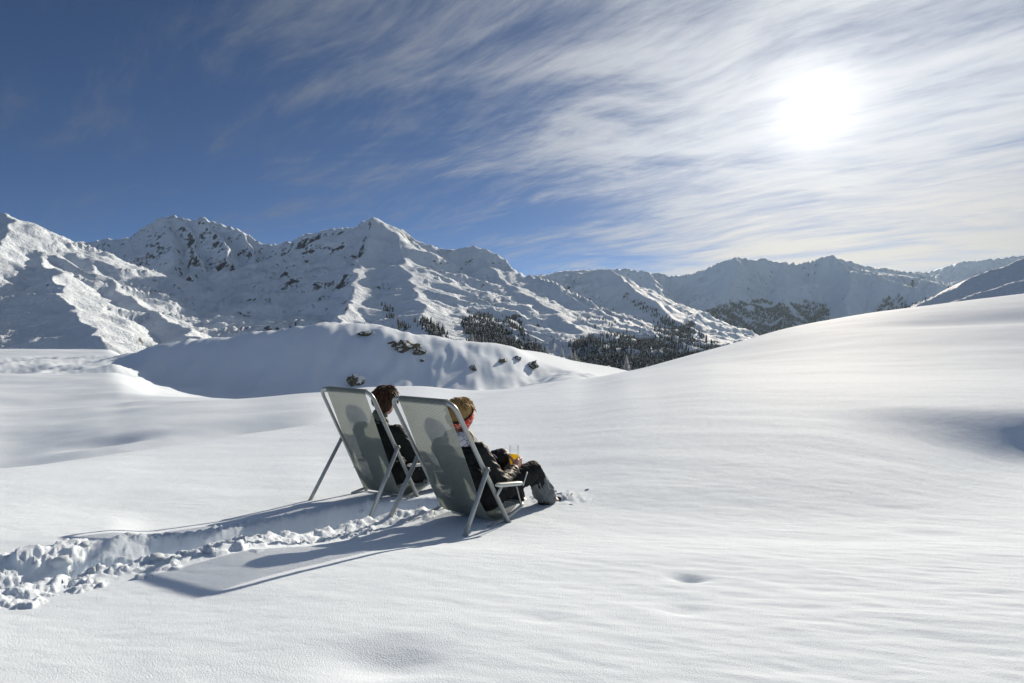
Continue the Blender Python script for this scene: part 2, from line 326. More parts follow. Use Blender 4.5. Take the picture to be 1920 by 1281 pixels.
# ------------------------------------------------------------------ near terrain: feature curves across the view
# each column: (px, [(depth, z) ...]) with z metres relative to the eye; P(py, d) gives the height seen at that picture row
def P(py, d): return (d, float(elev(py)) * d)
NEAR = [(0.0, -.66), (1.2, -.745), (2.0, -.84), (2.6, -.925), (3.25, -1.045)]
NEAR_M = NEAR[:3] + [(2.6, -.905), (3.25, -1.02)]; NEAR_L = NEAR[:3] + [(2.6, -.89), (3.25, -.985)]
COLS = [
 (-700, NEAR_L + [(4, -1.08), (5.2, -1.2), P(905, 6.5), (10, -3.2), P(880, 20), P(820, 28), P(765, 42), P(705, 80), P(686, 100), P(672, 122), P(655, 165), (300, -60)]),
 (0, NEAR_L + [(4, -1.09), (5.5, -1.24), P(878, 7.2), (10, -3.0), P(863, 19), P(812, 28), P(762, 42), P(705, 78), P(684, 100), P(672, 118), P(655, 162), (300, -60)]),
 (200, NEAR_L + [(4, -1.1), (6, -1.3), P(854, 9.2), (13, -3.1), P(826, 20), P(790, 28), P(752, 42), P(708, 72), P(685, 97), P(674, 112), P(655, 160), (300, -60)]),
 (300, NEAR_M + [(4, -1.1), (6.5, -1.36), P(838, 11), (15, -3.1), P(803, 22), P(772, 30), P(746, 42), (64, -5), (92, -5.2), P(651, 108), (190, -8), (300, -60)]),
 (450, NEAR_M + [(4, -1.1), (7, -1.40), P(815, 13.5), (18, -3.2), P(787, 23), P(756, 33), P(746, 44), (64, -6), (88, -7), P(630, 110), (190, -8), (300, -60)]),
 (600, NEAR + [(4, -1.1), (7.5, -1.42), P(793, 17), (20, -3.0), P(765, 25), P(745, 32), P(736, 40), (60, -6.5), (84, -7.6), P(611, 111), (190, -10), (300, -60)]),
 (700, NEAR + [(4, -1.1), (7.5, -1.38), P(777, 20), (23, -3.0), P(750, 29), P(738, 35), P(725, 42), (60, -6.5), (84, -7.8), P(606, 114), (190, -10), (300, -60)]),
 (780, NEAR + [(4, -1.1), (7.5, -1.34), P(765, 22), (25, -2.9), P(746, 31), P(736, 36), P(724, 43), (60, -6.5), (86, -7.8), P(630, 113), (190, -10), (300, -60)]),
 (879, NEAR + [(4, -1.1), (7.5, -1.30), P(752, 26), (29, -2.9), P(742, 36), P(736, 40), P(731, 46), (62, -6), (92, -7), P(640, 117), (190, -10), (300, -60)]),
 (960, NEAR + [(4, -1.1), (7.5, -1.27), P(737, 30), (33, -2.7), P(732, 40), P(730, 45), P(728, 50), (66, -5.4), (98, -6.6), P(649, 122), P(655, 200), (300, -60)]),
 (1005, NEAR + [(4, -1.1), (7.5, -1.24), P(729, 33), (36, -2.5), P(725, 44), P(723, 49), P(721, 54), (70, -4.8), (104, -6), P(676, 124), P(659, 205), (300, -60)]),
 (1077, NEAR + [(4, -1.1), (7.5, -1.18), P(715, 40), (44, -2.2), P(714, 52), P(712, 56), P(711, 60), P(709, 76), P(704, 104), P(694, 130), P(676, 210), (300, -60)]),
 (1180, NEAR + [(4, -1.1), (7.5, -1.1), P(712, 26), P(699, 40), P(696, 50), (62, -3), (78, -5), (100, -6), (130, -7), (150, -8), P(695, 215), (300, -60)]),
 (1350, NEAR + [(4, -1.1), (7.5, -1.04), P(720, 16), P(685, 30), P(651, 55), (66, -.6), (80, -4), (100, -8), (130, -12), (160, -16), (215, -25), (300, -70)]),
 (1500, NEAR + [(4, -1.1), (7.5, -1.02), P(742, 12), P(690, 24), P(612, 62), (74, 1.6), (90, -3), (110, -8), (135, -12), (170, -20), (215, -28), (300, -70)]),
 (1700, NEAR + [(4.2, -1.13), (7.3, -1.17), P(759, 9.4), P(700, 19), P(582, 68), (80, 4), (95, 0), (115, -6), (140, -12), (160, -18), (220, -28), (300, -70)]),
 (1920, NEAR + [(4.5, -1.2), (7.1, -1.40), P(767, 8.65), P(702, 17), P(557, 74), (88, 6), (104, 2), (125, -6), (150, -12), (165, -18), (225, -28), (300, -70)]),
 (2600, NEAR + [(4.5, -1.25), (7.1, -1.6), P(768, 8.6), P(692, 17), P(500, 80), (95, 11), (112, 7), (130, 0), (150, -8), (165, -14), (230, -28), (300, -70)]),
]
CPX = np.array([c[0] for c in COLS], float)
CD = np.array([[q[0] for q in c[1]] for c in COLS]); CZ = np.array([[q[1] for q in c[1]] for c in COLS])
TRC = [(-330, 1165), (-150, 1118), (0, 1080), (150, 1058), (300, 1030), (450, 995), (600, 960), (700, 947), (790, 942)]
def ground_at(px, py, z):
    e = float(elev(py)); d = z / e; return np.array([(px - 960) / FPX * d, d])
TRX = np.array([ground_at(px, py, z) for (px, py), z in zip(TRC, (-.80, -.83, -.86, -.885, -.915, -.955, -1.01, -1.06, -1.08))])
def poly_dist(X, Y, L):
    """signed side, distance and arclength to a polyline"""
    best = np.full(X.shape, 1e9); arc = np.zeros(X.shape); sd = np.zeros(X.shape); a = 0
    for p, q in zip(L[:-1], L[1:]):
        dx, dy = q - p; l2 = dx * dx + dy * dy; l = math.sqrt(l2)
        t = np.clip(((X - p[0]) * dx + (Y - p[1]) * dy) / l2, 0, 1)
        ex, ey = X - p[0] - t * dx, Y - p[1] - t * dy; dd = np.hypot(ex, ey); k = dd < best
        best = np.where(k, dd, best); arc = np.where(k, a + t * l, arc); sd = np.where(k, np.sign(dx * ey - dy * ex), sd); a += l
    return best, arc, sd
def near_base(PX, D):
    """smooth ground height; PX (cols,), D (rows,) -> (rows, cols)"""
    Z = np.zeros((len(D), len(PX)))
    dk = np.stack([pchip(CPX, CD[:, k], PX) for k in range(CD.shape[1])], 1); zk = np.stack([pchip(CPX, CZ[:, k], PX) for k in range(CD.shape[1])], 1)
    for j in range(len(PX)): Z[:, j] = pchip(dk[j], zk[j], D)
    return Z
def blur(Z, n, ax):
    for _ in range(n):
        P1 = np.roll(Z, 1, ax); P2 = np.roll(Z, -1, ax)
        Q = (P1 + 2 * Z + P2) / 4
        sl_ = [slice(None)] * 2; sl_[ax] = slice(1, -1); Z2 = Z.copy(); Z2[tuple(sl_)] = Q[tuple(sl_)]; Z = Z2
    return Z
def near_detail(X, Y):
    D = Y; Z = np.zeros_like(X)
    fade = sstep(D, 30, 8)
    c, s = math.cos(-0.28), math.sin(-0.28); A = X * c + Y * s; B = -X * s + Y * c
    Z += 0.010 * fbm(A * 0.55, B * 1.1, 2) * sstep(D, 60, 12)
    rp = 0.35 + 0.65 * sstep(X / np.maximum(D, .1), -0.35, 0.5)
    Z += 0.0032 * rp * fade * fbm(A * 2.1 + 3, B * 3.9, 3, 0.55)
    Z += 0.0024 * rp * sstep(D, 14, 5) * fbm(A * 5, B * 15, 2)
    Z += 0.065 * sstep(D, 9, 24) * fbm(A * 0.075 + 5, B * 0.12, 4) * sstep(D, 200, 60)
    Z += 0.30 * sstep(D, 14, 40) * sstep(X / np.maximum(D, .1), -0.15, -0.45) * fbm(A * 0.035 + 1.5, B * 0.075, 3) 
    kn = sstep(D, 78, 92) * sstep(D, 126, 112)
    Z += kn * (0.7 * fbm(X * .09 + 2, Y * .05, 4, .55) + 0.25 * ridged(X * .16, Y * .10, 2))
    Z -= .42 * np.exp(-((D - 42 + 8 * (X / np.maximum(D, .1) - .8)) / 3.2) ** 2) * sstep(X / np.maximum(D, .1), .5, .85)
    # wind scoops
    for px, py, z, r, dep in ((1288, 1072, -.85, .042, .026), (1278, 1134, -.80, .05, .012), (690, 1235, -.77, .10, .020), (745, 1250, -.765, .07, .012), (1020, 1158, -.80, .05, .008), (1730, 985, -1.0, .12, .015)):
        g = ground_at(px, py, z); q = ((X - g[0]) / (r * 1.5)) ** 2 + ((Y - g[1]) / r) ** 2
        Z -= dep * np.exp(-q)
    for px, py, d, r, dep in ((200, 805, 20, .9, .28), (155, 684, 85, 3.5, .9), (210, 681, 88, 2.0, .5), (45, 682, 90, 5, .6), (320, 758, 36, 1.6, .25)):
        x0 = (px - 960) / FPX * d; q = ((X - x0) / (r * 1.5)) ** 2 + ((Y - d) / r) ** 2; Z -= dep * np.exp(-q)
    # trodden trench between the chairs with its heaped rims
    near = (D < 8) & (X < 1.5)
    dist, arc, side = poly_dist(X, Y, TRX)
    end = sstep(arc, 0, .3); hw = 0.175 + 0.04 * gnoise(arc * 2.2, arc * 0 + 3.1)
    L = TRX; total = sum(np.linalg.norm(b - a) for a, b in zip(L[:-1], L[1:]))
    cum = np.concatenate([[0], np.cumsum([np.linalg.norm(b - a) for a, b in zip(L[:-1], L[1:])])]); la, lb = cum[3], cum[5]
    loose = 1 - sstep(arc, la, lb)
    rough = fbm(X * 11, Y * 11, 3, .55)
    prof = sstep(dist, hw + .08 + .08 * loose, hw - .05 - .12 * loose)
    rim = np.exp(-((dist - hw - .10) / .09) ** 2); rimk = np.where(side < 0, 1.0, .45)
    Z -= near * prof * (0.185 - 0.065 * loose) * (1 + 0.25 * gnoise(X * 4, Y * 4))
    Z += near * (rim * rimk * .022 + (rim * rimk + prof * .8) * .020 * rough)
    bumps = np.zeros_like(Z); B = random.Random(21); rmax = int(np.searchsorted(Y[:, 0], 6.5))
    for _ in range(1700):
        a = B.uniform(.05, total) ; acc = 0; t = a
        for p, q in zip(L[:-1], L[1:]):
            l = float(np.linalg.norm(q - p))
            if t <= l: break
            t -= l
        dirv = (q - p) / np.linalg.norm(q - p); nrm = np.array([dirv[1], -dirv[0]]); c0 = p + dirv * t; lo = 1 - float(sstep(np.array(a), la, lb))
        off = B.choice((1, 1, 1, -1)) * abs(B.gauss(.28, .07)) if B.random() > .45 * lo else B.gauss(0, .16)
        if off < 0 and lo < .3: r = B.uniform(.008, .026)
        else: r = B.choice((B.uniform(.006, .018), B.uniform(.012, .034))) * (1 + 1.3 * lo * (B.random() < .10))
        cx, cy = c0 + nrm * off; i0 = max(0, int(np.searchsorted(Y[:, 0], cy - r * 1.5)) - 1); i1 = min(rmax, int(np.searchsorted(Y[:, 0], cy + r * 1.5)) + 1)
        if i1 <= i0: continue
        jm = np.nonzero((np.abs(X[i0:i1] - cx) < r * 1.5).any(0))[0]
        if len(jm) < 2: continue
        j0, j1 = jm[0], jm[-1] + 1; o1, o2 = B.uniform(-90, 90), B.uniform(-90, 90)
        ex, ey = (X[i0:i1, j0:j1] - cx) / r, (Y[i0:i1, j0:j1] - cy) / r; el = B.uniform(.7, 1.35)
        q2 = (ex * el) ** 2 + (ey / el) ** 2 + 1.1 * fbm(ex * 1.1 + o1, ey * 1.1 + o2, 3, .6)
        hgt = np.clip(1 - q2, 0, 1) ** .7 * r * B.uniform(.35, .75) * (1 - .3 * lo)
        bumps[i0:i1, j0:j1] = np.maximum(bumps[i0:i1, j0:j1], hgt)
    for kk, a in enumerate(np.arange(.25, cum[6], .30)):
        t = a
        for p, q in zip(L[:-1], L[1:]):
            l = float(np.linalg.norm(q - p))
            if t <= l: break
            t -= l
        dirv = (q - p) / np.linalg.norm(q - p); nrm = np.array([dirv[1], -dirv[0]]); c0 = p + dirv * (t + B.uniform(-.05, .05)) + nrm * ((.10 if kk % 2 else -.09) + B.uniform(-.03, .03))
        ex, ey = X - c0[0], Y - c0[1]; fa = ex * dirv[0] + ey * dirv[1]; fb = ex * nrm[0] + ey * nrm[1]
        qq = (fa / .15) ** 2 + (fb / .075) ** 2 + .5 * rough
        hole = sstep(qq, 1.15, .5); Z -= near * hole * .065; bumps = bumps * (1 - .75 * hole)
    Z += bumps
    # pressed snow round the boots of the near sitter
    q = np.hypot((X - .36) / .18, (Y - 4.36) / .14); Z += (0.03 * np.exp(-q * q)) * (billow(X * 14, Y * 14, 2) * 2 - .2) * near
    return Z
fine_py = np.arange(1340, 790, -2.0)
rowd = list(1.02 * FPX / (fine_py - 660) * 1.0)
d = rowd[-1]
while d < 300: d *= 1.0135; rowd.append(d)
rowd = np.array([0.25, 0.5, 0.8, 1.0] + list(np.arange(1.08, rowd[0], .0045)) + rowd); rowd = rowd[rowd <= 300]
rowd = np.unique(rowd)
pxs = np.concatenate([np.arange(-690, -60, 14.0), np.arange(-60, 1990, 2.9), np.arange(1990, 2600, 14.0)])
X = (pxs[None, :] - 960) / FPX * rowd[:, None]; Y = np.repeat(rowd[:, None], len(pxs), 1)
ZB = near_base(pxs, rowd)
ZB = blur(blur(ZB, 14, 1), 5, 0)
ZN = ZB + near_detail(X, Y)
def grid_faces(nr, nc):
    a = (np.arange(nr - 1)[:, None] * nc + np.arange(nc - 1)[None, :]).ravel()
    return np.stack([a, a + 1, a + nc + 1, a + nc], 1)
def sheet(name, X, Y, Z, m):
    V = np.stack([X.ravel(), Y.ravel(), Z.ravel() + ZC], 1)
    o = link_mesh(name, mesh_np(name, V, grid_faces(*X.shape)), m); tag(o, kind='structure'); return o
ksplit = int(np.searchsorted(rowd, 50))
SNOW = sheet('snow_field', X[:ksplit + 1], Y[:ksplit + 1], ZN[:ksplit + 1], M_SNOW)
sheet('snow_knoll', X[ksplit:], Y[ksplit:], ZN[ksplit:], M_SNOW)
def near_z(x, y):
    """height (relative to the eye) of the built near sheet"""
    px = 960 + FPX * x / y; i = min(max(int(np.searchsorted(rowd, y)) - 1, 0), len(rowd) - 2); j = min(max(int(np.searchsorted(pxs, px)) - 1, 0), len(pxs) - 2)
    a = (y - rowd[i]) / (rowd[i + 1] - rowd[i]); b = (px - pxs[j]) / (pxs[j + 1] - pxs[j])
    return float((ZN[i, j] * (1 - b) + ZN[i, j + 1] * b) * (1 - a) + (ZN[i + 1, j] * (1 - b) + ZN[i + 1, j + 1] * b) * a)
def hit_near(px, py, dmin, dmax):
    """first depth where the sight line of a picture point meets the near sheet"""
    e = float(elev(py)); d = dmin
    while d < dmax:
        x = (px - 960) / FPX * d
        if near_z(x, d) >= e * d: return Vector((x, d, e * d + ZC))
        d += 0.15
    return None
# the slope behind and beside the viewer, and the valley far below
gx, gy = np.meshgrid(np.linspace(-160, 160, 90), np.concatenate([np.linspace(-200, -2, 60), np.array([-1, 0, .4, .9])]))
rz = -0.72 - 0.05 * gy * sstep(gy, 0, -6) + 0.15 * fbm(gx * .08, gy * .08, 3) * sstep(-gy, 3, 12) - 0.0 * gx
rz = np.where(gy > -2, np.minimum(rz, -0.95), rz) - 0.004 * np.abs(gx) ** 1.3
sheet('snow_slope', gx, gy, rz, M_SNOW)
aa, rr = np.meshgrid(np.linspace(0, 2 * np.pi, 97), np.array([0, 120, 320, 900, 2500, 5000, 8400.]))
vz = np.where(rr < 350, -90 - rr * .4, -330.0)
sheet('valley_floor', rr * np.cos(aa), rr * np.sin(aa), vz - ZC, M_MTN)

# ------------------------------------------------------------------ mountains: crests and spurs as polylines, faces falling away from them
def R3(*pts): return np.array([((px - 960) / FPX * d, d, float(elev(py)) * d) for px, py, d in pts])
def mountains(name, ridges, px0, px1, step, d0, d1, ratio, m, gamp=1.0, warp=14, floor=-260, drop=(0.50, 70, 110), hum=1.0):
    px = np.arange(px0, px1, step); n = int(math.log(d1 / d0) / math.log(ratio)); D = d0 * ratio ** np.arange(n)
    X = (px[None, :] - 960) / FPX * D[:, None]; Y = np.repeat(D[:, None], len(px), 1)
    wx = X + warp * fbm(X / 130, Y / 130, 3); wy = Y + warp * fbm(X / 130 + 40, Y / 130 + 9, 3)
    Z = np.full(X.shape, -1e9); dmin = np.full(X.shape, 1e9); wg = .4 * fbm(X / 200, Y / 200, 2)
    for ri, (L, k) in enumerate(ridges):
        kn, kp, reach = (*k, 1e9)[:3] if isinstance(k, tuple) else (k, k, 1e9); sw = np.zeros(X.shape); sz = np.zeros(X.shape); ss = np.zeros(X.shape); bd = np.full(X.shape, 1e9); ba = np.zeros(X.shape); a = 0.0
        for p, q in zip(L[:-1], L[1:]):
            dx, dy = q[0] - p[0], q[1] - p[1]; l2 = dx * dx + dy * dy; l = math.sqrt(l2)
            t = np.clip(((wx - p[0]) * dx + (wy - p[1]) * dy) / l2, 0, 1)
            ex, ey = wx - p[0] - t * dx, wy - p[1] - t * dy; dd = np.hypot(ex, ey); w = 1 / (dd + 6) ** 4
            sn = np.clip((dx * ey - dy * ex) / (l * dd + 1e-6), -1, 1) * .5 + .5
            sw += w; sz += w * (p[2] + t * (q[2] - p[2])); ss += w * sn; kk = dd < bd
            bd = np.where(kk, dd, bd); ba = np.where(kk, a + t * l + (sn > .5) * 333, ba); a += l
        dmin = np.minimum(dmin, bd); ss /= sw
        zb = sz / sw - (kn + (kp - kn) * ss) * (drop[0] * bd + drop[1] * (1 - np.exp(-bd / drop[2]))) - .9 * np.maximum(0, bd - reach)
        gul = ridged((ba + 700 * ri) / 130 + wg, bd / 700, 3, .55)
        Z = np.maximum(Z, zb + np.minimum(bd * .22, 30) * gamp * (gul - .9) * .75)
    Z += hum * (.22 + .78 * sstep(dmin, 10, 190)) * (9 * fbm(X / 170 + 3, Y / 170, 4, .55) + 4 * ridged(X / 75 + .5 * gnoise(X / 60, Y / 60), Y / 75, 4, .55) - 5)
    Z = floor + np.logaddexp(0, (Z - floor) / 40) * 40
    o = sheet(name, X, Y, Z, m)
    return o, X, Y, Z, px, D
LEFT = [
 (R3((-60, 440, 2300), (-20, 412, 2000), (2, 404, 1800), (16, 401, 1740), (30, 412, 1660), (20, 432, 1560), (-30, 470, 1380), (-100, 520, 1150), (-180, 580, 900), (-260, 640, 700)), 0.5),
 (R3((16, 401, 1740), (48, 416, 1720), (90, 438, 1700), (128, 455, 1690), (150, 482, 1640), (190, 512, 1560), (236, 552, 1440), (300, 588, 1260), (360, 622, 1080), (430, 655, 920)), 0.55),
 (R3((90, 438, 1700), (70, 480, 1500), (100, 530, 1250), (150, 590, 980), (200, 640, 800)), 0.5),
 (R3((-300, 470, 3500), (60, 462, 3350), (132, 452, 3250), (180, 449, 3200), (240, 443, 3120), (280, 426, 3040), (303, 404, 3000), (322, 402, 2990), (345, 410, 2980), (366, 412, 2960), (380, 406, 2950), (400, 414, 2930), (432, 425, 2900), (462, 440, 2870), (503, 457, 2820), (540, 449, 2760), (600, 431, 2680), (640, 427, 2600), (668, 424, 2530), (682, 412, 2480), (700, 406, 2450), (718, 414, 2460), (742, 434, 2480), (762, 449, 2500), (795, 456, 2520), (830, 465, 2540), (858, 467, 2540), (886, 460, 2510), (906, 465, 2490), (935, 480, 2460), (956, 494, 2430), (978, 507, 2400), (1020, 520, 2350), (1090, 552, 2250), (1160, 590, 2100), (1240, 640, 1900)), 1.3),
 (R3((305, 404, 3000), (312, 430, 2860), (322, 470, 2640), (310, 510, 2420), (296, 540, 2200), (284, 562, 2000), (262, 600, 1750)), (1.0, 0.85)),
 (R3((345, 410, 2980), (366, 450, 2780), (372, 490, 2560), (360, 525, 2360)), 1.15),
 (R3((380, 406, 2950), (414, 440, 2800), (426, 470, 2640), (420, 500, 2480)), 1.2),
 (R3((440, 428, 2890), (470, 455, 2780), (478, 480, 2660)), 1.3),
 (R3((700, 406, 2450), (688, 440, 2300), (676, 480, 2100), (664, 520, 1850), (652, 560, 1560), (636, 600, 1280), (618, 640, 1020), (600, 680, 820)), (1.05, 0.42)),
 (R3((718, 414, 2460), (742, 450, 2300), (756, 490, 2080), (770, 530, 1800), (790, 575, 1500), (810, 620, 1200)), 0.36),
 (R3((762, 449, 2500), (790, 490, 2280), (824, 530, 2000), (856, 572, 1700), (900, 612, 1420), (950, 655, 1150)), 0.34),
 (R3((886, 460, 2510), (915, 500, 2350), (950, 530, 2200), (1005, 562, 2000), (1070, 600, 1750), (1120, 640, 1500), (1160, 680, 1300)), 0.36),
 (R3((906, 465, 2490), (960, 505, 2420), (1020, 530, 2330), (1080, 560, 2200), (1140, 592, 2050), (1200, 630, 1850)), 0.38),
 (R3((1000, 520, 3300), (1060, 506, 3200), (1118, 503, 3100), (1146, 504, 3000), (1172, 524, 2850), (1205, 550, 2650), (1250, 585, 2400), (1300, 620, 2150), (1352, 658, 1900), (1400, 700, 1700)), 0.6),
]
o_left, LX, LY, LZ, LPX, LD = mountains('mountain_range', LEFT, -330, 1480, 2.6, 560, 3700, 1.0062, M_MTN, 1.0, 22, hum=1.7)
FAR = [
 (R3((940, 520, 5600), (1040, 512, 5400), (1110, 504, 5300), (1170, 502, 5200), (1216, 509, 5150), (1260, 515, 5150), (1300, 512, 5000), (1330, 499, 4850), (1362, 487, 4700), (1382, 480, 4600), (1400, 483, 4600), (1440, 485, 4600), (1470, 489, 4600), (1500, 493, 4550), (1530, 486, 4450), (1548, 479, 4400), (1560, 476, 4380), (1580, 483, 4400), (1615, 496, 4450), (1650, 501, 4550), (1700, 508, 4700), (1745, 514, 4800), (1800, 540, 4700), (1900, 590, 4400)), 1.3),
 (R3((1382, 480, 4600), (1376, 520, 4200), (1362, 560, 3800), (1345, 610, 3300), (1330, 660, 2900)), 0.85),
 (R3((1470, 489, 4600), (1475, 530, 4200), (1470, 580, 3700), (1455, 630, 3300), (1440, 680, 3000)), 0.8),
 (R3((1560, 476, 4380), (1590, 505, 4150), (1660, 520, 3900), (1730, 545, 3650), (1780, 575, 3400)), 0.9),
 (R3((1600, 506, 4100), (1590, 560, 3700), (1580, 610, 3300), (1570, 650, 3000)), 0.8),
 (R3((1590, 500, 4330), (1640, 508, 4300), (1690, 516, 4250), (1745, 526, 4150)), (0.3, 0.3, 130)),
 (R3((1470, 537, 4150), (1500, 532, 4170), (1535, 529, 4180)), (0.35, 0.35, 70)),
 (R3((1216, 509, 5150), (1235, 540, 4700), (1260, 580, 4200), (1290, 620, 3700)), 0.85),
 (R3((1620, 520, 7200), (1700, 511, 7000), (1745, 508, 6900), (1780, 497, 6700), (1808, 489, 6500), (1850, 485, 6400), (1905, 479, 6300), (1990, 470, 6300), (2200, 455, 6300)), 0.9),
]
o_far, FX_, FY_, FZ_, FPXS, FD = mountains('far_mountains', FAR, 960, 2140, 2.8, 2500, 7400, 1.0052, M_FAR, 1.8, 22, -320)
RGT = [
 (R3((2500, 380, 1300), (2200, 425, 1200), (2000, 462, 1130), (1915, 484, 1100), (1850, 512, 1060), (1795, 538, 1020), (1740, 562, 980), (1690, 588, 930), (1630, 620, 880)), 0.75),
 (R3((2300, 470, 1000), (2000, 505, 950), (1900, 528, 900), (1810, 560, 850), (1740, 590, 800)), 0.6),
]
o_rgt, RX, RY, RZ, RPX, RD = mountains('mountain_slope', RGT, 1520, 2420, 3.0, 420, 1500, 1.0075, M_MTN, 0.5, 10, -200, (0.42, 20, 60), 0.5)

# ------------------------------------------------------------------ deck chairs
N_CORD = 38
def to_local(c, p):
    O = Vector(CH[c]['O']); y = CH[c]['yaw']; q = Vector(p) - O
    return Vector((q.x * math.cos(y) + q.y * math.sin(y), -q.x * math.sin(y) + q.y * math.cos(y), q.z))
def catmull(pts, n):
    pts = [Vector(p) for p in pts]; Q = [pts[0] * 2 - pts[1]] + pts + [pts[-1] * 2 - pts[-2]]; out = []
    for i in range(1, len(Q) - 2):
        for j in range(n):
            t = j / n; a, b, c, e = Q[i - 1], Q[i], Q[i + 1], Q[i + 2]
            out.append(0.5 * ((2 * b) + (c - a) * t + (2 * a - 5 * b + 4 * c - e) * t * t + (3 * b - a - 3 * c + e) * t ** 3))
    out.append(pts[-1]); return out
def make_chair(c, label):
    O = Vector(CH[c]['O']); root = empty('deck_chair', O + Vector((0, 0, ZC)), CH[c]['yaw'])
    tag(root, label, 'deck chair', 'pair of deck chairs on the snow')
    (TL, TR), (FL, FR), (PL, PR), (RL, RR) = [[to_local(c, p) for p in CH[c][k]] for k in 'TFPR']
    sink = 0.10
    def ext(a, b, k): return b + (b - a).normalized() * k
    MB().tube(bend([ext(TL, FL, sink), TL, TR, ext(TR, FR, sink)], 0.075, 8), 0.0142, 14).build('frame', M_TUBE, root)
    for p, r, s in ((PL, RL, -1), (PR, RR, 1)):
        top = p + (p - r).normalized() * 0.012
        MB().tube([top + (r - p).normalized() * -.004, top, ext(p, r, sink)], [.010, .0142, .0142], 14).build('leg', M_TUBE, root)
        MB().tube([p + Vector((-.045 * s, 0, 0)), p + Vector((.022 * s, 0, 0))], .0055, 8).build('pivot_bolt', M_BOLT, root)
    # seat frame lying in the snow, with its front bar
    back = Vector((0, -.17, -.02)); fr = Vector((0, .195, .055))
    a, b = FL + Vector((.022, 0, .02)), FR + Vector((-.022, 0, .02))
    sf = MB().tube(bend([a + back, a, a + fr, b + fr, b, b + back], .05, 6), .0115, 12).build('seat_frame', M_TUBE, root)
    for F, T, s in ((FL, TL, -1), (FR, TR, 1)):
        hz = 0.245; t = hz / (T.z - F.z); q = F + (T - F) * t + Vector((.022 * s, 0, 0))
        e0 = q + Vector((0, .012, .012)); e1 = q + Vector((0, .262, -.018))
        m = MB(); prof = [(-.017, -.008), (-.012, -.0125), (.012, -.0125), (.017, -.008), (.017, .006), (.010, .0125), (-.010, .0125), (-.017, .006)]
        pts = [(0, .5), (.012, .85), (.03, 1), (.22, 1), (.24, .9), (.25, .6)]
        for ty, sc in pts:
            c0 = e0 + (e1 - e0) * (ty / .25)
            for x_, z_ in prof: m.v.append((c0.x + x_ * sc, c0.y, c0.z + z_ * sc))
        k = len(prof)
        for i in range(len(pts) - 1):
            for j in range(k): m.f.append((i * k + j, i * k + (j + 1) % k, (i + 1) * k + (j + 1) % k, (i + 1) * k + j))
        m.f.append(tuple(reversed(range(k)))); m.f.append(tuple(range((len(pts) - 1) * k, len(pts) * k)))
        ar = m.build('armrest', M_ARM, root)
        br = q + Vector((0, .02, -.05))
        MB().tube([br, br + Vector((0, .012, .012)), e0 + Vector((0, .055, -.013))], .009, 8).build('bracket', M_ARM, ar)
        st = e0 + (e1 - e0) * .80 + Vector((-.004 * s, 0, -.012)); sb = (a if s < 0 else b) + fr * .83
        MB().tube([st, sb], .0042, 8).build('armrest_strut', M_TUBE, root)
    # the sling: one cord beside the other, each looped round the top bar
    hT = (TL + TR) / 2; hF = (FL + FR) / 2; L = (hF - hT).length; dv = (hF - hT) / L; nv = Vector((0, dv.z, -dv.y))
    if nv.y > 0: nv = -nv
    ks = (.03, .2, .4, .58, .74); low = ((-.135, .085), (-.09, .028), (-.02, .008), (.08, .016), (.15, .04), (.19, .064))
    back_ = catmull([hT + dv * (L * k) + nv * o_ for k, o_ in zip(ks, (.0165, .030, .048, .064, .078))] + [hF + Vector((0, y, z)) for y, z in low], 4)
    wT = (TR - TL).length * .5; wF = (FR - FL).length * .5
    xT = (TR - TL).normalized(); xF = (FR - FL).normalized(); rB = .0172
    for i in range(N_CORD):
        fr_ = i / (N_CORD - 1); s = -.66 + 1.48 * fr_; s2 = -.64 + 1.34 * fr_; pts = []
        n_ = len(back_)
        for a in np.linspace(-2.7, 2.0, 9):      # each cord loops over the bar, then runs down the sling
            pts.append(hT + xT * (s * wT) + dv * (-math.cos(a) * rB) + nv * (math.sin(a) * rB))
        for j in range(1, n_):
            t = j / n_; jit = .0005 * math.sin(i * 12.9 + j * .7)
            pts.append(back_[j] + (xT * (1 - t) + xF * t) * ((s + (s2 - s) * t) * (wT * (1 - t) + wF * t) + jit))
        MB().tube(pts, .0030, 6, False).build('cord', M_CORD, root)
    return root
make_chair(1, 'grey corded deck chair with dark-haired person in it, farther from the viewer')
make_chair(2, 'grey corded deck chair nearest the viewer, with the red-scarfed sitter')

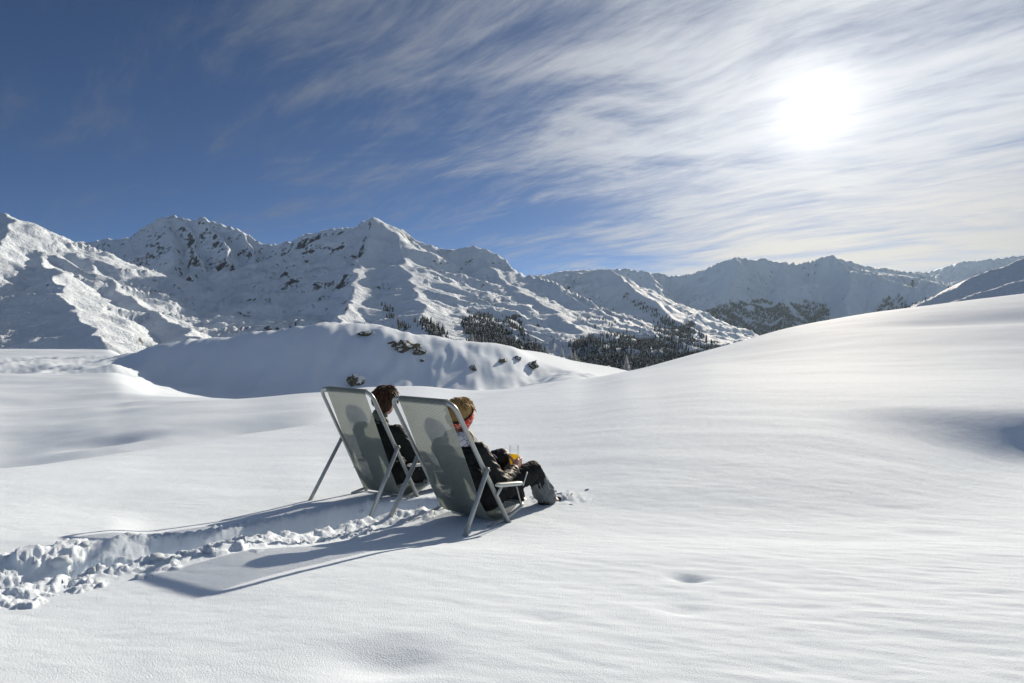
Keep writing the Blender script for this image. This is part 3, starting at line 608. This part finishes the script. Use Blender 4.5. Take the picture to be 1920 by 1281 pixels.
# ------------------------------------------------------------------ people
def blob(parts, voxel, sm=3, disp=None):
    """one continuous surface from tapered capsules (a, b, ra, rb) and ellipsoids ('e', centre, radii[, rotation])"""
    bm = bmesh.new()
    for p in parts:
        if p[0] == 'e':
            M = Matrix.Translation(p[1]) @ (p[3].to_matrix().to_4x4() if len(p) > 3 else Matrix()) @ Matrix.Diagonal((*p[2], 1))
            bmesh.ops.create_icosphere(bm, subdivisions=3, radius=1, matrix=M)
        else:
            a, b, ra, rb = Vector(p[0]), Vector(p[1]), p[2], p[3]; n = max(2, int((b - a).length / (min(ra, rb) * .45)) + 1)
            for i in range(n):
                t = i / (n - 1); bmesh.ops.create_icosphere(bm, subdivisions=2, radius=ra + (rb - ra) * t, matrix=Matrix.Translation(a.lerp(b, t)))
    me = bpy.data.meshes.new('tmp'); bm.to_mesh(me); bm.free()
    o = bpy.data.objects.new('tmp', me); COL.objects.link(o)
    r = o.modifiers.new('r', 'REMESH'); r.mode = 'VOXEL'; r.voxel_size = voxel
    s = o.modifiers.new('s', 'SMOOTH'); s.iterations = sm; s.factor = .5
    dg = bpy.context.evaluated_depsgraph_get(); out = bpy.data.meshes.new_from_object(o.evaluated_get(dg))
    bpy.data.objects.remove(o); bpy.data.meshes.remove(me)
    if disp:
        n = len(out.vertices); V = np.zeros(n * 3); out.vertices.foreach_get('co', V); V = V.reshape(-1, 3)
        Nn = np.zeros(n * 3); out.vertices.foreach_get('normal', Nn); V = V + Nn.reshape(-1, 3) * disp(V)[:, None]
        out.vertices.foreach_set('co', V.astype(np.float32).ravel()); out.update()
    return out
def wrinkle(amp, f=18, fz=34):
    return lambda V: amp * (ridged(V[:, 0] * f + V[:, 1] * 9, V[:, 2] * fz + V[:, 1] * f, 2, .5) - .7)
def vary(parts, add):
    out = []
    for p in parts:
        if p[0] == 'e': out.append(('e', p[1], tuple(x + add for x in p[2]), *p[3:]))
        else: out.append((p[0], p[1], p[2] + add, p[3] + add))
    return out
def head_parts(c, look):
    """c centre of the skull; look: rotation (Euler) of the head, +Y is where it faces"""
    E = look; q = lambda x, y, z: Vector(c) + (E.to_matrix() @ Vector((x, y, z)))
    return [('e', q(0, -.012, .022), (.073, .092, .088), E), ('e', q(0, .022, -.05), (.055, .066, .062), E), ('e', q(0, .05, -.092), (.028, .026, .02), E),
            (q(0, .088, .0), q(0, .108, -.032), .010, .014), (q(0, .086, -.066), q(0, .09, -.07), .016, .014),
            ('e', q(-.076, -.005, -.015), (.010, .020, .032), E), ('e', q(.076, -.005, -.015), (.010, .020, .032), E),
            (q(-.03, .084, .028), q(.03, .084, .028), .011, .011)], q
def finger(base, d1, d2, d3, l, r):
    a = Vector(base); b = a + Vector(d1).normalized() * l; c = b + Vector(d2).normalized() * l * .7; e = c + Vector(d3).normalized() * l * .55
    return [(a, b, r * 1.08, r), (b, c, r, r * .92), (c, e, r * .92, r * .8)]
from mathutils import Euler
def hair_strands(q, n, length, rad, m, parent, top=False, seed=1):
    """short tapering locks lying over the skull"""
    R = random.Random(seed); mb = MB()
    for i in range(n):
        th = R.uniform(0, 2 * math.pi); ph = R.uniform(0.05, 1.75)
        dirv = Vector((math.sin(ph) * math.sin(th), -math.sin(ph) * math.cos(th), math.cos(ph)))
        if dirv.y > .55 and dirv.z < .62: continue
        if top and dirv.z < .45: continue
        pts = []; p = Vector((dirv.x * rad[0], dirv.y * rad[1] - .012, dirv.z * rad[2] + .022)); fl = Vector((dirv.x * .6 + R.uniform(-.3, .3), dirv.y * .5 + .25, -1.0)).normalized()
        tang = (fl - dirv * fl.dot(dirv)).normalized(); L = length * R.uniform(.6, 1.2)
        for k in range(4):
            t = k / 3; pp = p + tang * (L * t) + dirv * (.006 * math.sin(t * 2.2) + R.uniform(-.001, .002))
            rel = pp - Vector((0, -.012, .022)); pts.append(q(*pp))
        mb.tube(pts, [.0030, .0036, .0028, .0006], 4, False)
    return mb.build('hair_lock', m, parent)

def person_near():
    c = 2; root = empty('person', Vector(CH[c]['O']) + Vector((0, 0, ZC)), CH[c]['yaw'])
    tag(root, 'person in black jacket and red patterned headscarf holding a yellow drink', 'person', 'people sitting in the deck chairs')
    look = Euler((-.10, 0, .40)); hc = (.005, -.135, .675); hp, q = head_parts(hc, look)
    neck = Vector((0, -.15, .545)); chest = Vector((0, -.135, .40)); belly = Vector((0, -.035, .205)); hip = Vector((0, .01, .152))
    shR, shL = Vector((.168, -.14, .465)), Vector((-.168, -.14, .465))
    elR, elL = Vector((.235, -.005, .262)), Vector((-.24, .02, .27))
    wrR, wrL = Vector((.125, .265, .285)), Vector((-.07, .25, .24))
    hpR, hpL = Vector((.085, .03, .145)), Vector((-.085, .03, .145))
    knR, knL = Vector((.125, .475, .245)), Vector((-.085, .46, .255))
    anR, anL = Vector((.125, .652, .008)), Vector((-.11, .60, -.03))
    torso = [(chest, belly, .115, .11), (belly, hip, .11, .115), ('e', (0, -.14, .435), (.15, .09, .09)), (neck + Vector((0, 0, -.06)), neck, .05, .048)]
    armsR = [(shR, elR, .05, .043), (elR, wrR, .042, .03)]; armsL = [(shL, elL, .05, .043), (elL, wrL, .042, .03)]
    legs = [(hpR, knR, .085, .058), (knR, anR, .056, .042), (hpL, knL, .085, .058), (knL, anL, .056, .042)]
    feet = [(anR, anR + Vector((0, .13, -.045)), .038, .030), (anL, anL + Vector((0, .13, -.045)), .038, .030)]
    # right hand closed round the glass
    G = Vector((.062, .330, .0)); gz = .325; hand = []
    pc = Vector((.108, .318, .312)); hand += [(wrR, pc + Vector((0, -.01, -.005)), .023, .024), (pc + Vector((.0, .0, .022)), pc + Vector((-.002, .012, -.02)), .019, .018)]
    for i, (dz, l) in enumerate(((.032, .034), (.012, .037), (-.007, .035), (-.025, .029))):
        b = pc + Vector((.002, .022, dz)); hand += finger(b, (-.25, 1, .05), (-1, .35, 0), (-.8, -.75, 0), l, .0088 - .0008 * (i == 3))
    hand += finger(pc + Vector((-.012, -.018, .018)), (-.55, -.25, .8), (-.95, .25, .35), (-.7, .6, .1), .03, .0098)
    pl = wrL + Vector((.03, .05, .0)); handL = [(wrL, pl, .024, .024), (pl, pl + Vector((.012, .012, -.004)), .026, .024)]
    for i in range(4): handL += finger(pl + Vector((.022, .026 - .016 * i, .004)), (1, .5, .15), (.8, .3, -.6), (.2, 0, -1), .03, .0085)
    handL += finger(pl + Vector((0, .025, .01)), (.3, 1, .3), (.7, .7, 0), (1, .2, -.2), .026, .009)
    neckp = [(neck, Vector(hc) + Vector((0, -.02, -.04)), .047, .05)]
    body = blob(hp + neckp + vary(torso, -.02) + vary(armsR + armsL, -.012) + vary(legs, -.014) + feet + hand + handL, .0052, 3)
    link_mesh('body', body, M_SKIN, root)
    fm = blob(vary(torso[:3], .012) + [(shR, elR, .062, .054), (elR, wrR.lerp(elR, .10), .054, .041), (shL, elL, .062, .054), (elL, wrL, .054, .041), (chest, shR, .085, .066), (chest, shL, .085, .066),
                (neck + Vector((0, -.005, -.10)), neck + Vector((0, -.005, -.085)), .078, .072)], .0075, 3, wrinkle(.0055))
    link_mesh('jacket', fm, M_JACKET, root)
    cu = (wrR - elR).normalized()
    MB().tube([wrR.lerp(elR, .16), wrR.lerp(elR, .02)], [.043, .039], 16).build('cuff', M_TRIM, root)
    tm = blob([(hip + Vector((-.05, -.02, 0)), hip + Vector((.05, -.02, 0)), .118, .118), (hpR, knR, .10, .072), (hpL, knL, .10, .072), (knR, knR.lerp(anR, .45), .071, .067), (knL, knL.lerp(anL, .9), .071, .062)], .0075, 3, wrinkle(.006, 22, 14))
    link_mesh('trousers', tm, M_PANTS, root)
    gm = blob([(knR.lerp(anR, .34), knR.lerp(anR, .75), .070, .083), (knR.lerp(anR, .75), anR + Vector((0, -.004, .012)), .083, .070)], .007, 2, wrinkle(.007, 16, 20))
    link_mesh('gaiter', gm, M_GAITER, root)
    for an in (anR, anL):
        bt = blob([(an + Vector((0, -.03, -.005)), an + Vector((0, .10, -.05)), .058, .042), (an, an + Vector((0, -.045, -.06)), .05, .042), (an + Vector((0, .1, -.05)), an + Vector((0, .165, -.040)), .042, .038)], .007, 2)
        link_mesh('boot', bt, M_BOOT, root)
    MB().tube([knR + Vector((.02, .07, -.06)), knR + Vector((.03, .105, -.055)), knR + Vector((.035, .11, -.085)), knR + Vector((.03, .125, -.11))], .0022, 6).build('drawcord', M_TRIM, root)
    MB().tube([Vector((.205, .262, .188)), Vector((.200, .315, .272))], .0042, 8).build('reflective_strip', M_WHITE, root)
    # hair, headscarf, neck scarf
    hr = blob([('e', q(0, -.018, .030), (.082, .098, .090), look), ('e', q(0, -.06, -.005), (.05, .035, .03), look)], .006, 2, lambda V: .003 * ridged(V[:, 0] * 60, V[:, 2] * 12, 2))
    ho = link_mesh('hair', hr, M_HAIRB, root)
    hair_strands(q, 500, .045, (.083, .099, .091), M_HAIRB, ho, True, seed=3); hair_strands(q, 260, .05, (.0845, .1, .092), M_HAIRB2, ho, True, seed=4)
    mb = MB(); R = random.Random(5)
    for i in range(26):
        s0 = q(.045 + R.uniform(-.01, .012), -.05 + R.uniform(-.02, .02), -.07); e = Vector((.06 + R.uniform(-.02, .03), .01 + R.uniform(-.03, .02), -.085 + R.uniform(-.03, .03)))
        mb.tube([s0, s0 + e * .4 + Vector((.008, 0, .004)), s0 + e * .8, s0 + e + Vector((R.uniform(0, .02), 0, R.uniform(-.02, .012)))], [.0035, .003, .002, .0006], 4, False)
    mb.build('ponytail', M_HAIRB, ho)
    def band(rows, m, name, n=40, thick=.006, wob=.0):
        b = MB(); k = len(rows)
        prof = list(rows) + [(tl, z, (rx - thick), (ry - thick), cy) for tl, z, rx, ry, cy in reversed(rows)]
        for tl, z, rx, ry, cy in prof:
            for i in range(n):
                a = 2 * math.pi * i / n; x, y = rx * math.sin(a), ry * math.cos(a)
                w = 1 + wob * math.sin(a * 5 + z * 90) + wob * .7 * math.sin(a * 11 + z * 40)
                b.v.append(tuple(q(x * w, y * w + cy, z + tl * y + wob * .03 * math.sin(a * 7))))
        for i in range(len(prof)):
            i2 = (i + 1) % len(prof)
            for j in range(n): b.f.append((i * n + j, i * n + (j + 1) % n, i2 * n + (j + 1) % n, i2 * n + j))
        return b.build(name, m, root)
    th = .72; R1, R2_, R3_ = .089, .106, .099; b = MB(); n = 44; rows = [(h, 0.0) for h in np.linspace(-.014, .082, 7)] + [(h, -.006) for h in np.linspace(.082, -.014, 7)]
    ru = 1 / math.sqrt((math.cos(th) / R2_) ** 2 + (math.sin(th) / R3_) ** 2)
    def ringpt(h, off, a, bul=1.0):
        k = math.sqrt(max(.12, 1 - (h / .104) ** 2)) * bul; uu = math.cos(a) * (ru * k + off); xx = math.sin(a) * (R1 * k + off)
        w = .0025 * math.sin(a * 7 + h * 90) + .002 * math.sin(a * 13 - h * 150)
        return q(xx * (1 + w / R1), uu * math.cos(th) + h * math.sin(th) - .012, uu * math.sin(th) - h * math.cos(th) + .012 + w)
    for h, off in rows:
        for k in range(n): b.v.append(tuple(ringpt(h, off, 2 * math.pi * k / n)))
    for i in range(len(rows)):
        i2 = (i + 1) % len(rows)
        for k in range(n): b.f.append((i * n + k, i * n + (k + 1) % n, i2 * n + (k + 1) % n, i2 * n + k))
    hs = b.build('headscarf', M_RED, root)
    MB().tube([ringpt(-.016, .001, a) for a in np.linspace(0, 2 * math.pi, 45)], .0038, 6, False).build('trim', M_TRIM, hs)
    band([(.1, -.088, .070, .072, -.03), (.1, -.102, .086, .088, -.03), (.06, -.128, .098, .098, -.034), (.03, -.156, .106, .102, -.038), (.0, -.182, .104, .100, -.04)], M_SCARF, 'neck_scarf', wob=.03)
    return root, G, pc
def person_far():
    c = 1; root = empty('person', Vector(CH[c]['O']) + Vector((0, 0, ZC)), CH[c]['yaw'])
    tag(root, 'dark-haired bareheaded person in a dark green jacket in the farther chair', 'person', 'people sitting in the deck chairs')
    look = Euler((-.05, 0, .50)); hc = (.02, -.078, .712); hp, q = head_parts(hc, look)
    neck = Vector((0, -.12, .565)); chest = Vector((0, -.14, .42)); belly = Vector((0, -.06, .21)); hip = Vector((0, .01, .155))
    shR, shL = Vector((.185, -.125, .475)), Vector((-.185, -.14, .475))
    elR, elL = Vector((.245, .02, .25)), Vector((-.26, .0, .26)); wrR, wrL = Vector((.12, .22, .20)), Vector((-.11, .22, .20))
    hpR, hpL = Vector((.09, .03, .148)), Vector((-.09, .03, .148)); knR, knL = Vector((.17, .44, .05)), Vector((-.10, .45, .16))
    anR, anL = Vector((.20, .80, -.10)), Vector((-.12, .72, -.09))
    torso = [(chest, belly, .122, .118), (belly, hip, .118, .12), ('e', (0, -.14, .445), (.165, .1, .09)), (neck + Vector((0, 0, -.06)), neck, .055, .052)]
    arms = [(shR, elR, .054, .047), (elR, wrR, .045, .032), (shL, elL, .054, .047), (elL, wrL, .045, .032)]
    legs = [(hpR, knR, .088, .06), (knR, anR, .058, .044), (hpL, knL, .088, .06), (knL, anL, .058, .044)]
    feet = [(anR, anR + Vector((0, .13, -.04)), .038, .03), (anL, anL + Vector((0, .13, -.04)), .038, .03)]
    hand = []
    for w, s in ((wrR, 1), (wrL, -1)):
        p = w + Vector((-.045 * s, .055, -.008)); hand += [(w, p, .025, .026), (p, p + Vector((-.012 * s, .006, 0)), .027, .025)]
        for i in range(4): hand += finger(p + Vector((-.02 * s, .03 - .017 * i, 0)), (-1 * s, .6, .1), (-.8 * s, .4, -.6), (-.2 * s, .1, -1), .032 - .002 * abs(i - 1), .009)
        hand += finger(p + Vector((0, .025, .01)), (-.2 * s, 1, .3), (-.6 * s, .8, 0), (-1 * s, .3, -.2), .028, .0098)
    neckp = [(neck, Vector(hc) + Vector((0, -.02, -.04)), .05, .054)]
    link_mesh('body', blob(hp + neckp + vary(torso, -.02) + vary(arms, -.012) + vary(legs, -.014) + feet + hand, .0056, 3), M_SKIN, root)
    fm = blob(vary(torso[:3], .014) + vary(arms, .012) + [(chest, shR, .09, .07), (chest, shL, .09, .07), (neck + Vector((0, -.005, -.08)), neck + Vector((0, -.005, -.03)), .082, .074)], .008, 3, wrinkle(.0055))
    link_mesh('jacket', fm, M_JACKET2, root)
    cm_ = blob([(neck + Vector((0, -.004, -.035)), neck + Vector((0, .0, .03)), .073, .066)], .007, 2, wrinkle(.004, 10, 50)); link_mesh('collar', cm_, M_COLLAR, root)
    tm = blob([(hip + Vector((-.05, -.02, 0)), hip + Vector((.05, -.02, 0)), .124, .124), (hpR, knR, .10, .076), (hpL, knL, .10, .076), (knR, anR, .074, .066), (knL, anL, .074, .066)], .008, 3, wrinkle(.006, 22, 14))
    link_mesh('trousers', tm, M_PANTS, root)
    for an in (anR, anL):
        bt = blob([(an + Vector((0, -.03, 0)), an + Vector((0, .10, -.045)), .06, .045), (an, an + Vector((0, -.045, -.055)), .052, .045), (an + Vector((0, .1, -.045)), an + Vector((0, .15, -.04)), .042, .038)], .007, 2)
        link_mesh('boot', bt, M_BOOT, root)
    hr = blob([('e', q(0, -.018, .032), (.086, .10, .092), look), ('e', q(0, -.06, -.03), (.07, .045, .06), look), ('e', q(0, .05, .085), (.06, .05, .03), look)], .006, 2, lambda V: .0035 * ridged(V[:, 0] * 50, V[:, 2] * 14, 2))
    ho = link_mesh('hair', hr, M_HAIRD, root); hair_strands(q, 520, .06, (.087, .101, .093), M_HAIRD, ho, seed=9); hair_strands(q, 200, .065, (.0885, .102, .094), M_HAIRD2, ho, seed=10)
    return root
root_near, G, PC = person_near()
person_far()

# ------------------------------------------------------------------ the drink and the bag on the lap
def local_to_world(c, p):
    O = Vector(CH[c]['O']); y = CH[c]['yaw']; return Vector((O.x + p[0] * math.cos(y) - p[1] * math.sin(y), O.y + p[0] * math.sin(y) + p[1] * math.cos(y), O.z + p[2] + ZC))
gr = empty('drinking_glass', local_to_world(2, (.068, .335, .292)), CH[2]['yaw']); gr.rotation_euler = (.03, .02, CH[2]['yaw'])
tag(gr, 'clear glass of yellow drink held in the near sitter\'s hand', 'glass')
MB().lathe([(.0, 0), (.024, 0), (.027, .003), (.0345, .06), (.036, .145), (.0352, .1465), (.0344, .145), (.033, .06), (.0255, .012), (.0, .010)], 32).build('tumbler', M_GLASS, gr)
MB().lathe([(.0, .0105), (.0252, .0125), (.0327, .06), (.0331, .078), (.0, .078)], 32).build('drink', M_DRINK, gr)
bag = empty('bag', local_to_world(2, (-.06, .30, .24)), CH[2]['yaw']); tag(bag, 'small black bag with strap loop on the near sitter\'s lap', 'bag')
link_mesh('pouch', blob([('e', (0, 0, .07), (.075, .072, .085)), ('e', (.02, .03, .09), (.06, .06, .07)), ('e', (-.03, -.03, .05), (.05, .05, .06))], .006, 2, lambda V: .005 * ridged(V[:, 0] * 22, V[:, 2] * 26, 2)), M_BAG, bag)
MB().tube(catmull([(-.03, -.045, .12), (-.04, -.075, .165), (-.02, -.105, .165), (-.005, -.115, .13), (.0, -.085, .09)], 5), .0045, 6).build('strap', M_BAG, bag)
MB().tube(catmull([(.02, -.062, .135), (.045, -.05, .11), (.05, -.02, .075), (.062, .01, .045)], 5), .004, 6).build('buckle_strap', M_WHITE, bag)
MB().tube(catmull([(-.02, -.068, .13), (-.03, -.07, .10), (-.05, -.055, .075)], 5), .0032, 6).build('zip', M_WHITE, bag)

# ------------------------------------------------------------------ loose lumps of snow, pieces of the snow field
def craggy(seed, sub=3, rough=.35, fl=.8, cuts=0):
    bm = bmesh.new(); bmesh.ops.create_icosphere(bm, subdivisions=sub, radius=1); R = np.random.default_rng(seed); o = R.uniform(-50, 50, 3)
    for v in bm.verts:
        p = np.array(v.co); n = float(fbm(np.array([p[0] * 1.3 + o[0]]), np.array([p[1] * 1.3 + p[2] * 1.7 + o[1]]), 3)[0])
        v.co = v.co * (1 + rough * n); v.co.z *= fl
    for k in range(cuts):
        n = Vector(R.normal(0, 1, 3)).normalized(); off = R.uniform(.45, .75)
        for v in bm.verts:
            dd = v.co.dot(n) - off
            if dd > 0: v.co -= n * dd * .93
    me = bpy.data.meshes.new('craggy'); bm.to_mesh(me); bm.free(); return me
LUMPS = [craggy(i, 2, .5, .8) for i in range(5)]
for me in LUMPS:
    me.polygons.foreach_set('use_smooth', np.ones(len(me.polygons), bool)); me.materials.append(M_SNOW)
def lump(px, py, s, i):
    g = hit_near(px, py, 1.0, 9)
    if g is None: return
    o = bpy.data.objects.new('snow_lump', LUMPS[i % 5]); COL.objects.link(o); o.parent = SNOW
    o.location = g + Vector((0, 0, s * .1)); o.scale = (s, s, s * .75); o.rotation_euler = (random.uniform(0, 6), random.uniform(0, 6), random.uniform(0, 6))
lr = random.Random(11)
for i, (px, py, s) in enumerate(((165, 1030, .032), (60, 1070, .035), (120, 1056, .04), (160, 1070, .036), (325, 1056, .022), (395, 1036, .032), (432, 1026, .036), (455, 1020, .028), (360, 1044, .026), (510, 945, .012), (545, 948, .014), (105, 1030, .014), (45, 1086, .034), (75, 1090, .024), (20, 1068, .032), (300, 1048, .03),
        (1048, 933, .034), (1060, 938, .026), (1072, 930, .024), (1085, 926, .018), (1100, 920, .017), (1070, 948, .016), (1066, 925, .02), (1040, 925, .024), (740, 967, .022), (760, 960, .022), (700, 970, .022))):
    lump(px, py, s, i)
for i in range(60):
    t = lr.random(); px = -30 + 830 * t; py = np.interp(px, [-30, 0, 130, 300, 450, 600, 720, 800], [1115, 1104, 1086, 1058, 1018, 984, 966, 950]) + lr.gauss(-6, 6) - (lr.random() < .3) * lr.uniform(0, 45)
    lump(px, py, lr.uniform(.006, .020) * (1.3 - .5 * t), i)

# ------------------------------------------------------------------ rocks on the knoll
ROCKS = [(686, 629, 1.7, 1.1, 'flat dark rock under the highest crest of the knoll'), (757, 652, 2.1, 1.3, 'broad dark rock outcrop below the knoll crest, widest on the slope'),
         (786, 664, .9, 1.1, 'small rock just right of the widest outcrop'), (790, 678, .45, .4, 'tiny rock tip poking from snow below the outcrop pair'),
         (669, 713, 1.7, 1.15, 'large snow-capped rock behind the farther chair'), (886, 690, 1.0, .7, 'small snowy rock halfway along the knoll foot'),
         (942, 677, 1.0, .5, 'low speckled rock strip on the right part of the knoll'), (969, 672, .9, .5, 'small rock peeping through snow near the right crest of the knoll'), (995, 688, 1.3, 1.0, 'dark rock at the right-hand nose of the knoll')]
for i, (px, py, s, h, lab) in enumerate(ROCKS):
    g = hit_near(px, py, 52, 180)
    if g is None: continue
    bmr = bmesh.new(); RR = random.Random(300 + i)
    for kk in range(5 if s > .8 else 2):
        m1 = craggy(100 + i * 7 + kk, 3, .6, .9, 9); sz = RR.uniform(.45, .8) if kk else .85
        m1.transform(Matrix.Translation((RR.uniform(-.75, .75) if kk else 0, RR.uniform(-.3, .3), RR.uniform(-.3, .25) if kk else 0)) @ Matrix.Diagonal((sz, sz, sz * RR.uniform(.7, 1.1), 1))); bmr.from_mesh(m1); bpy.data.meshes.remove(m1)
    me = bpy.data.meshes.new('rock'); bmr.to_mesh(me); bmr.free(); me.polygons.foreach_set('use_smooth', np.zeros(len(me.polygons), bool)); me.materials.append(M_ROCK)
    o = bpy.data.objects.new('rock', me); COL.objects.link(o); k = g.y / 100
    o.location = g + Vector((0, .1 * s, .1 * h)); o.scale = (s * 1.2 * k, s * .9 * k, h * 1.3 * k); o.rotation_euler = (0, 0, random.uniform(0, 6) * 0 + .3 * i)
    tag(o, lab, 'rock', 'rocks on the snowy knoll')

# ------------------------------------------------------------------ frosted conifers on the ridge
def conifer_mesh(seed, h, w, layers, per, wid):
    R = random.Random(seed); v = []; f = []
    for l in range(layers):
        t = l / (layers - 1); z = h * (.08 + .9 * t); r = w * (1 - t) ** .85 * R.uniform(.82, 1.12) + .03 * h * (1 - t)
        for k in range(max(3, int(per * (1 - .6 * t)))):
            a = R.uniform(0, 6.283); rr = r * R.uniform(.65, 1.15); d = Vector((math.cos(a), math.sin(a), 0)); s = Vector((-d.y, d.x, 0))
            for j in range(3):
                u0, u1 = j / 3, (j + 1) / 3; ww = wid * h * (1 - u0 * .75) * R.uniform(.7, 1.2); b = len(v)
                dz = lambda uu: -.28 * rr * uu ** 1.4 + .10 * rr * uu
                p0 = d * rr * u0 + Vector((0, 0, z + dz(u0))); p1 = d * rr * u1 + Vector((0, 0, z + dz(u1) + R.uniform(-.02, .02) * h * .2))
                v += [tuple(p0 - s * ww), tuple(p0 + s * ww), tuple(p1 + s * ww * .7), tuple(p1 - s * ww * .7), tuple((p0 + p1) / 2 - Vector((0, 0, ww * 1.1)))]
                f += [(b, b + 1, b + 2, b + 3), (b, b + 3, b + 4), (b + 1, b + 4, b + 2)]
    me = bpy.data.meshes.new('crown'); me.from_pydata(v, [], f); me.update(); return me
FT = [(1175, 694, 29, 'tall white frosted conifer standing alone at the ridge end'), (1070, 674, 20, 'left one of the close pair of frosted conifers'), (1078, 675, 19, 'right one of the close pair of frosted conifers'),
      (1054, 671, 21, 'frosted conifer just left of the close pair on the ridge'), (1026, 664, 16, 'smaller frosted conifer where the ridge leaves the knoll'), (885, 641, 16, 'little frosted conifer on the knoll crest left of the ridge trees'),
      (1213, 690, 9, 'tiny frosted tree tip above the snow slope edge')]
for i, (px, py, hp_, lab) in enumerate(FT):
    d = {0: 214, 5: 121, 6: 213}.get(i, 204)
    x = (px - 960) / FPX * d; z = near_z(x, d) if i != 6 else float(elev(py + 4)) * d
    zt = float(elev(py - hp_)) * d; h = max(hp_ / FPX * d, zt - z)
    root = empty('frosted_conifer', (x, d, z + ZC)); tag(root, lab, 'tree', 'frosted conifers on the ridge')
    link_mesh('crown', conifer_mesh(40 + i, h, h * .30, 18, 20, .034), M_FROST, root)
    MB().tube([(0, 0, -.5), (.02, 0, h * .5), (0, 0, h * .95)], [.028 * h, .018 * h, .004 * h], 8).build('trunk', M_BARK, root)

# ------------------------------------------------------------------ woods on the far slopes: too many and too far to count
def inpoly(px, py, poly):
    r = np.zeros(px.shape, bool); n = len(poly)
    for i in range(n):
        x0, y0 = poly[i]; x1, y1 = poly[(i + 1) % n]
        c = ((y0 > py) != (y1 > py)) & (px < (x1 - x0) * (py - y0) / (y1 - y0 + 1e-9) + x0); r ^= c
    return r
def forest(name, X, Y, Z, polys, hgt, label, m):
    e = Z / Y; PYs = 640.5 - FPX * np.tan(np.arctan(e) - TILT); PXs = 960 + FPX * X / Y
    vis = e >= np.maximum.accumulate(e, axis=0) - .012; V = []; F = []; nb = 0
    R = np.random.default_rng(len(name)); cl = fbm(X / 90, Y / 90, 3) 
    for poly, count in polys:
        ok = np.argwhere(inpoly(PXs, PYs, poly) & vis & (cl > -.28))
        if len(ok) == 0: continue
        pick = ok[R.integers(0, len(ok), count)]
        for i, j in pick:
            x, y, z = X[i, j] + R.normal(0, 5), Y[i, j] + R.normal(0, 5), Z[i, j] + ZC - 1.0; h = hgt * R.uniform(.55, 1.15); w = h * R.uniform(.17, .23)
            a0 = R.uniform(0, 6.28)
            for k, (zb, zt, ww) in enumerate(((.06, .52, 1.0), (.32, .78, .72), (.58, 1.02, .45))):
                b = nb; V.append((x, y, z + h * zt)); nb += 1
                for s in range(5):
                    a = a0 + k + s * 1.2566; rr = w * ww * R.uniform(.75, 1.2); V.append((x + rr * math.cos(a), y + rr * math.sin(a), z + h * zb + R.uniform(-.03, .03) * h)); nb += 1
                F += [(b, b + 1 + s, b + 1 + (s + 1) % 5) for s in range(5)]
    o = link_mesh(name, mesh_np(name, np.array(V), np.array(F)), m, None, False); tag(o, label, 'forest', kind='stuff'); return o
forest('forest', LX, LY, LZ, [([(862, 602), (905, 590), (955, 602), (1005, 645), (1030, 672), (940, 660), (880, 645)], 1400),
        ([(712, 572), (735, 574), (742, 600), (775, 622), (760, 625), (738, 605)], 60), ([(775, 600), (800, 598), (850, 640), (870, 660), (830, 655)], 160),
        ([(1060, 652), (1100, 632), (1150, 625), (1215, 640), (1232, 598), (1290, 608), (1352, 655), (1352, 700), (1080, 700)], 6000),
        ([(1100, 565), (1230, 570), (1250, 620), (1150, 630), (1080, 610)], 70), ([(1160, 555), (1180, 552), (1300, 625), (1270, 625)], 260)], 15.5, 'snow-dusted conifer woods on the near side of the valley', M_CONIF)
forest('forest', FX_, FY_, FZ_, [([(1325, 585), (1370, 570), (1430, 563), (1470, 572), (1510, 566), (1552, 574), (1556, 600), (1500, 615), (1440, 640), (1360, 670), (1335, 650)], 6500),
        ([(1255, 568), (1300, 580), (1335, 640), (1330, 660), (1290, 625)], 1100), ([(1640, 590), (1660, 560), (1690, 550), (1700, 575)], 160)], 21, 'hazy blue conifer woods on the far side of the valley', M_CONIF)
forest('forest', RX, RY, RZ, [([(1640, 592), (1700, 562), (1760, 540), (1790, 535), (1740, 560), (1690, 585)], 160)], 7, 'thin dark strip of bushes along the right-hand slope', M_CONIF)

# ------------------------------------------------------------------ the air between
hz = bmesh.new(); bmesh.ops.create_cube(hz, size=1.0, matrix=Matrix.Translation((0, 0, 390)) @ Matrix.Diagonal((17600, 17600, 1500, 1)))
hm = bpy.data.meshes.new('haze'); hz.to_mesh(hm); hz.free()
hmat = bpy.data.materials.new('pale air'); hmat.use_nodes = True; t = hmat.node_tree; t.nodes.clear()
pv = N(t, 'ShaderNodeVolumePrincipled', i_Color=(0.58, 0.79, 1.0, 1), i_Density=1.35e-5, i_Anisotropy=0.5)
t.links.new(pv.outputs[0], N(t, 'ShaderNodeOutputMaterial').inputs['Volume'])
tag(link_mesh('haze', hm, hmat, None, False), kind='stuff')
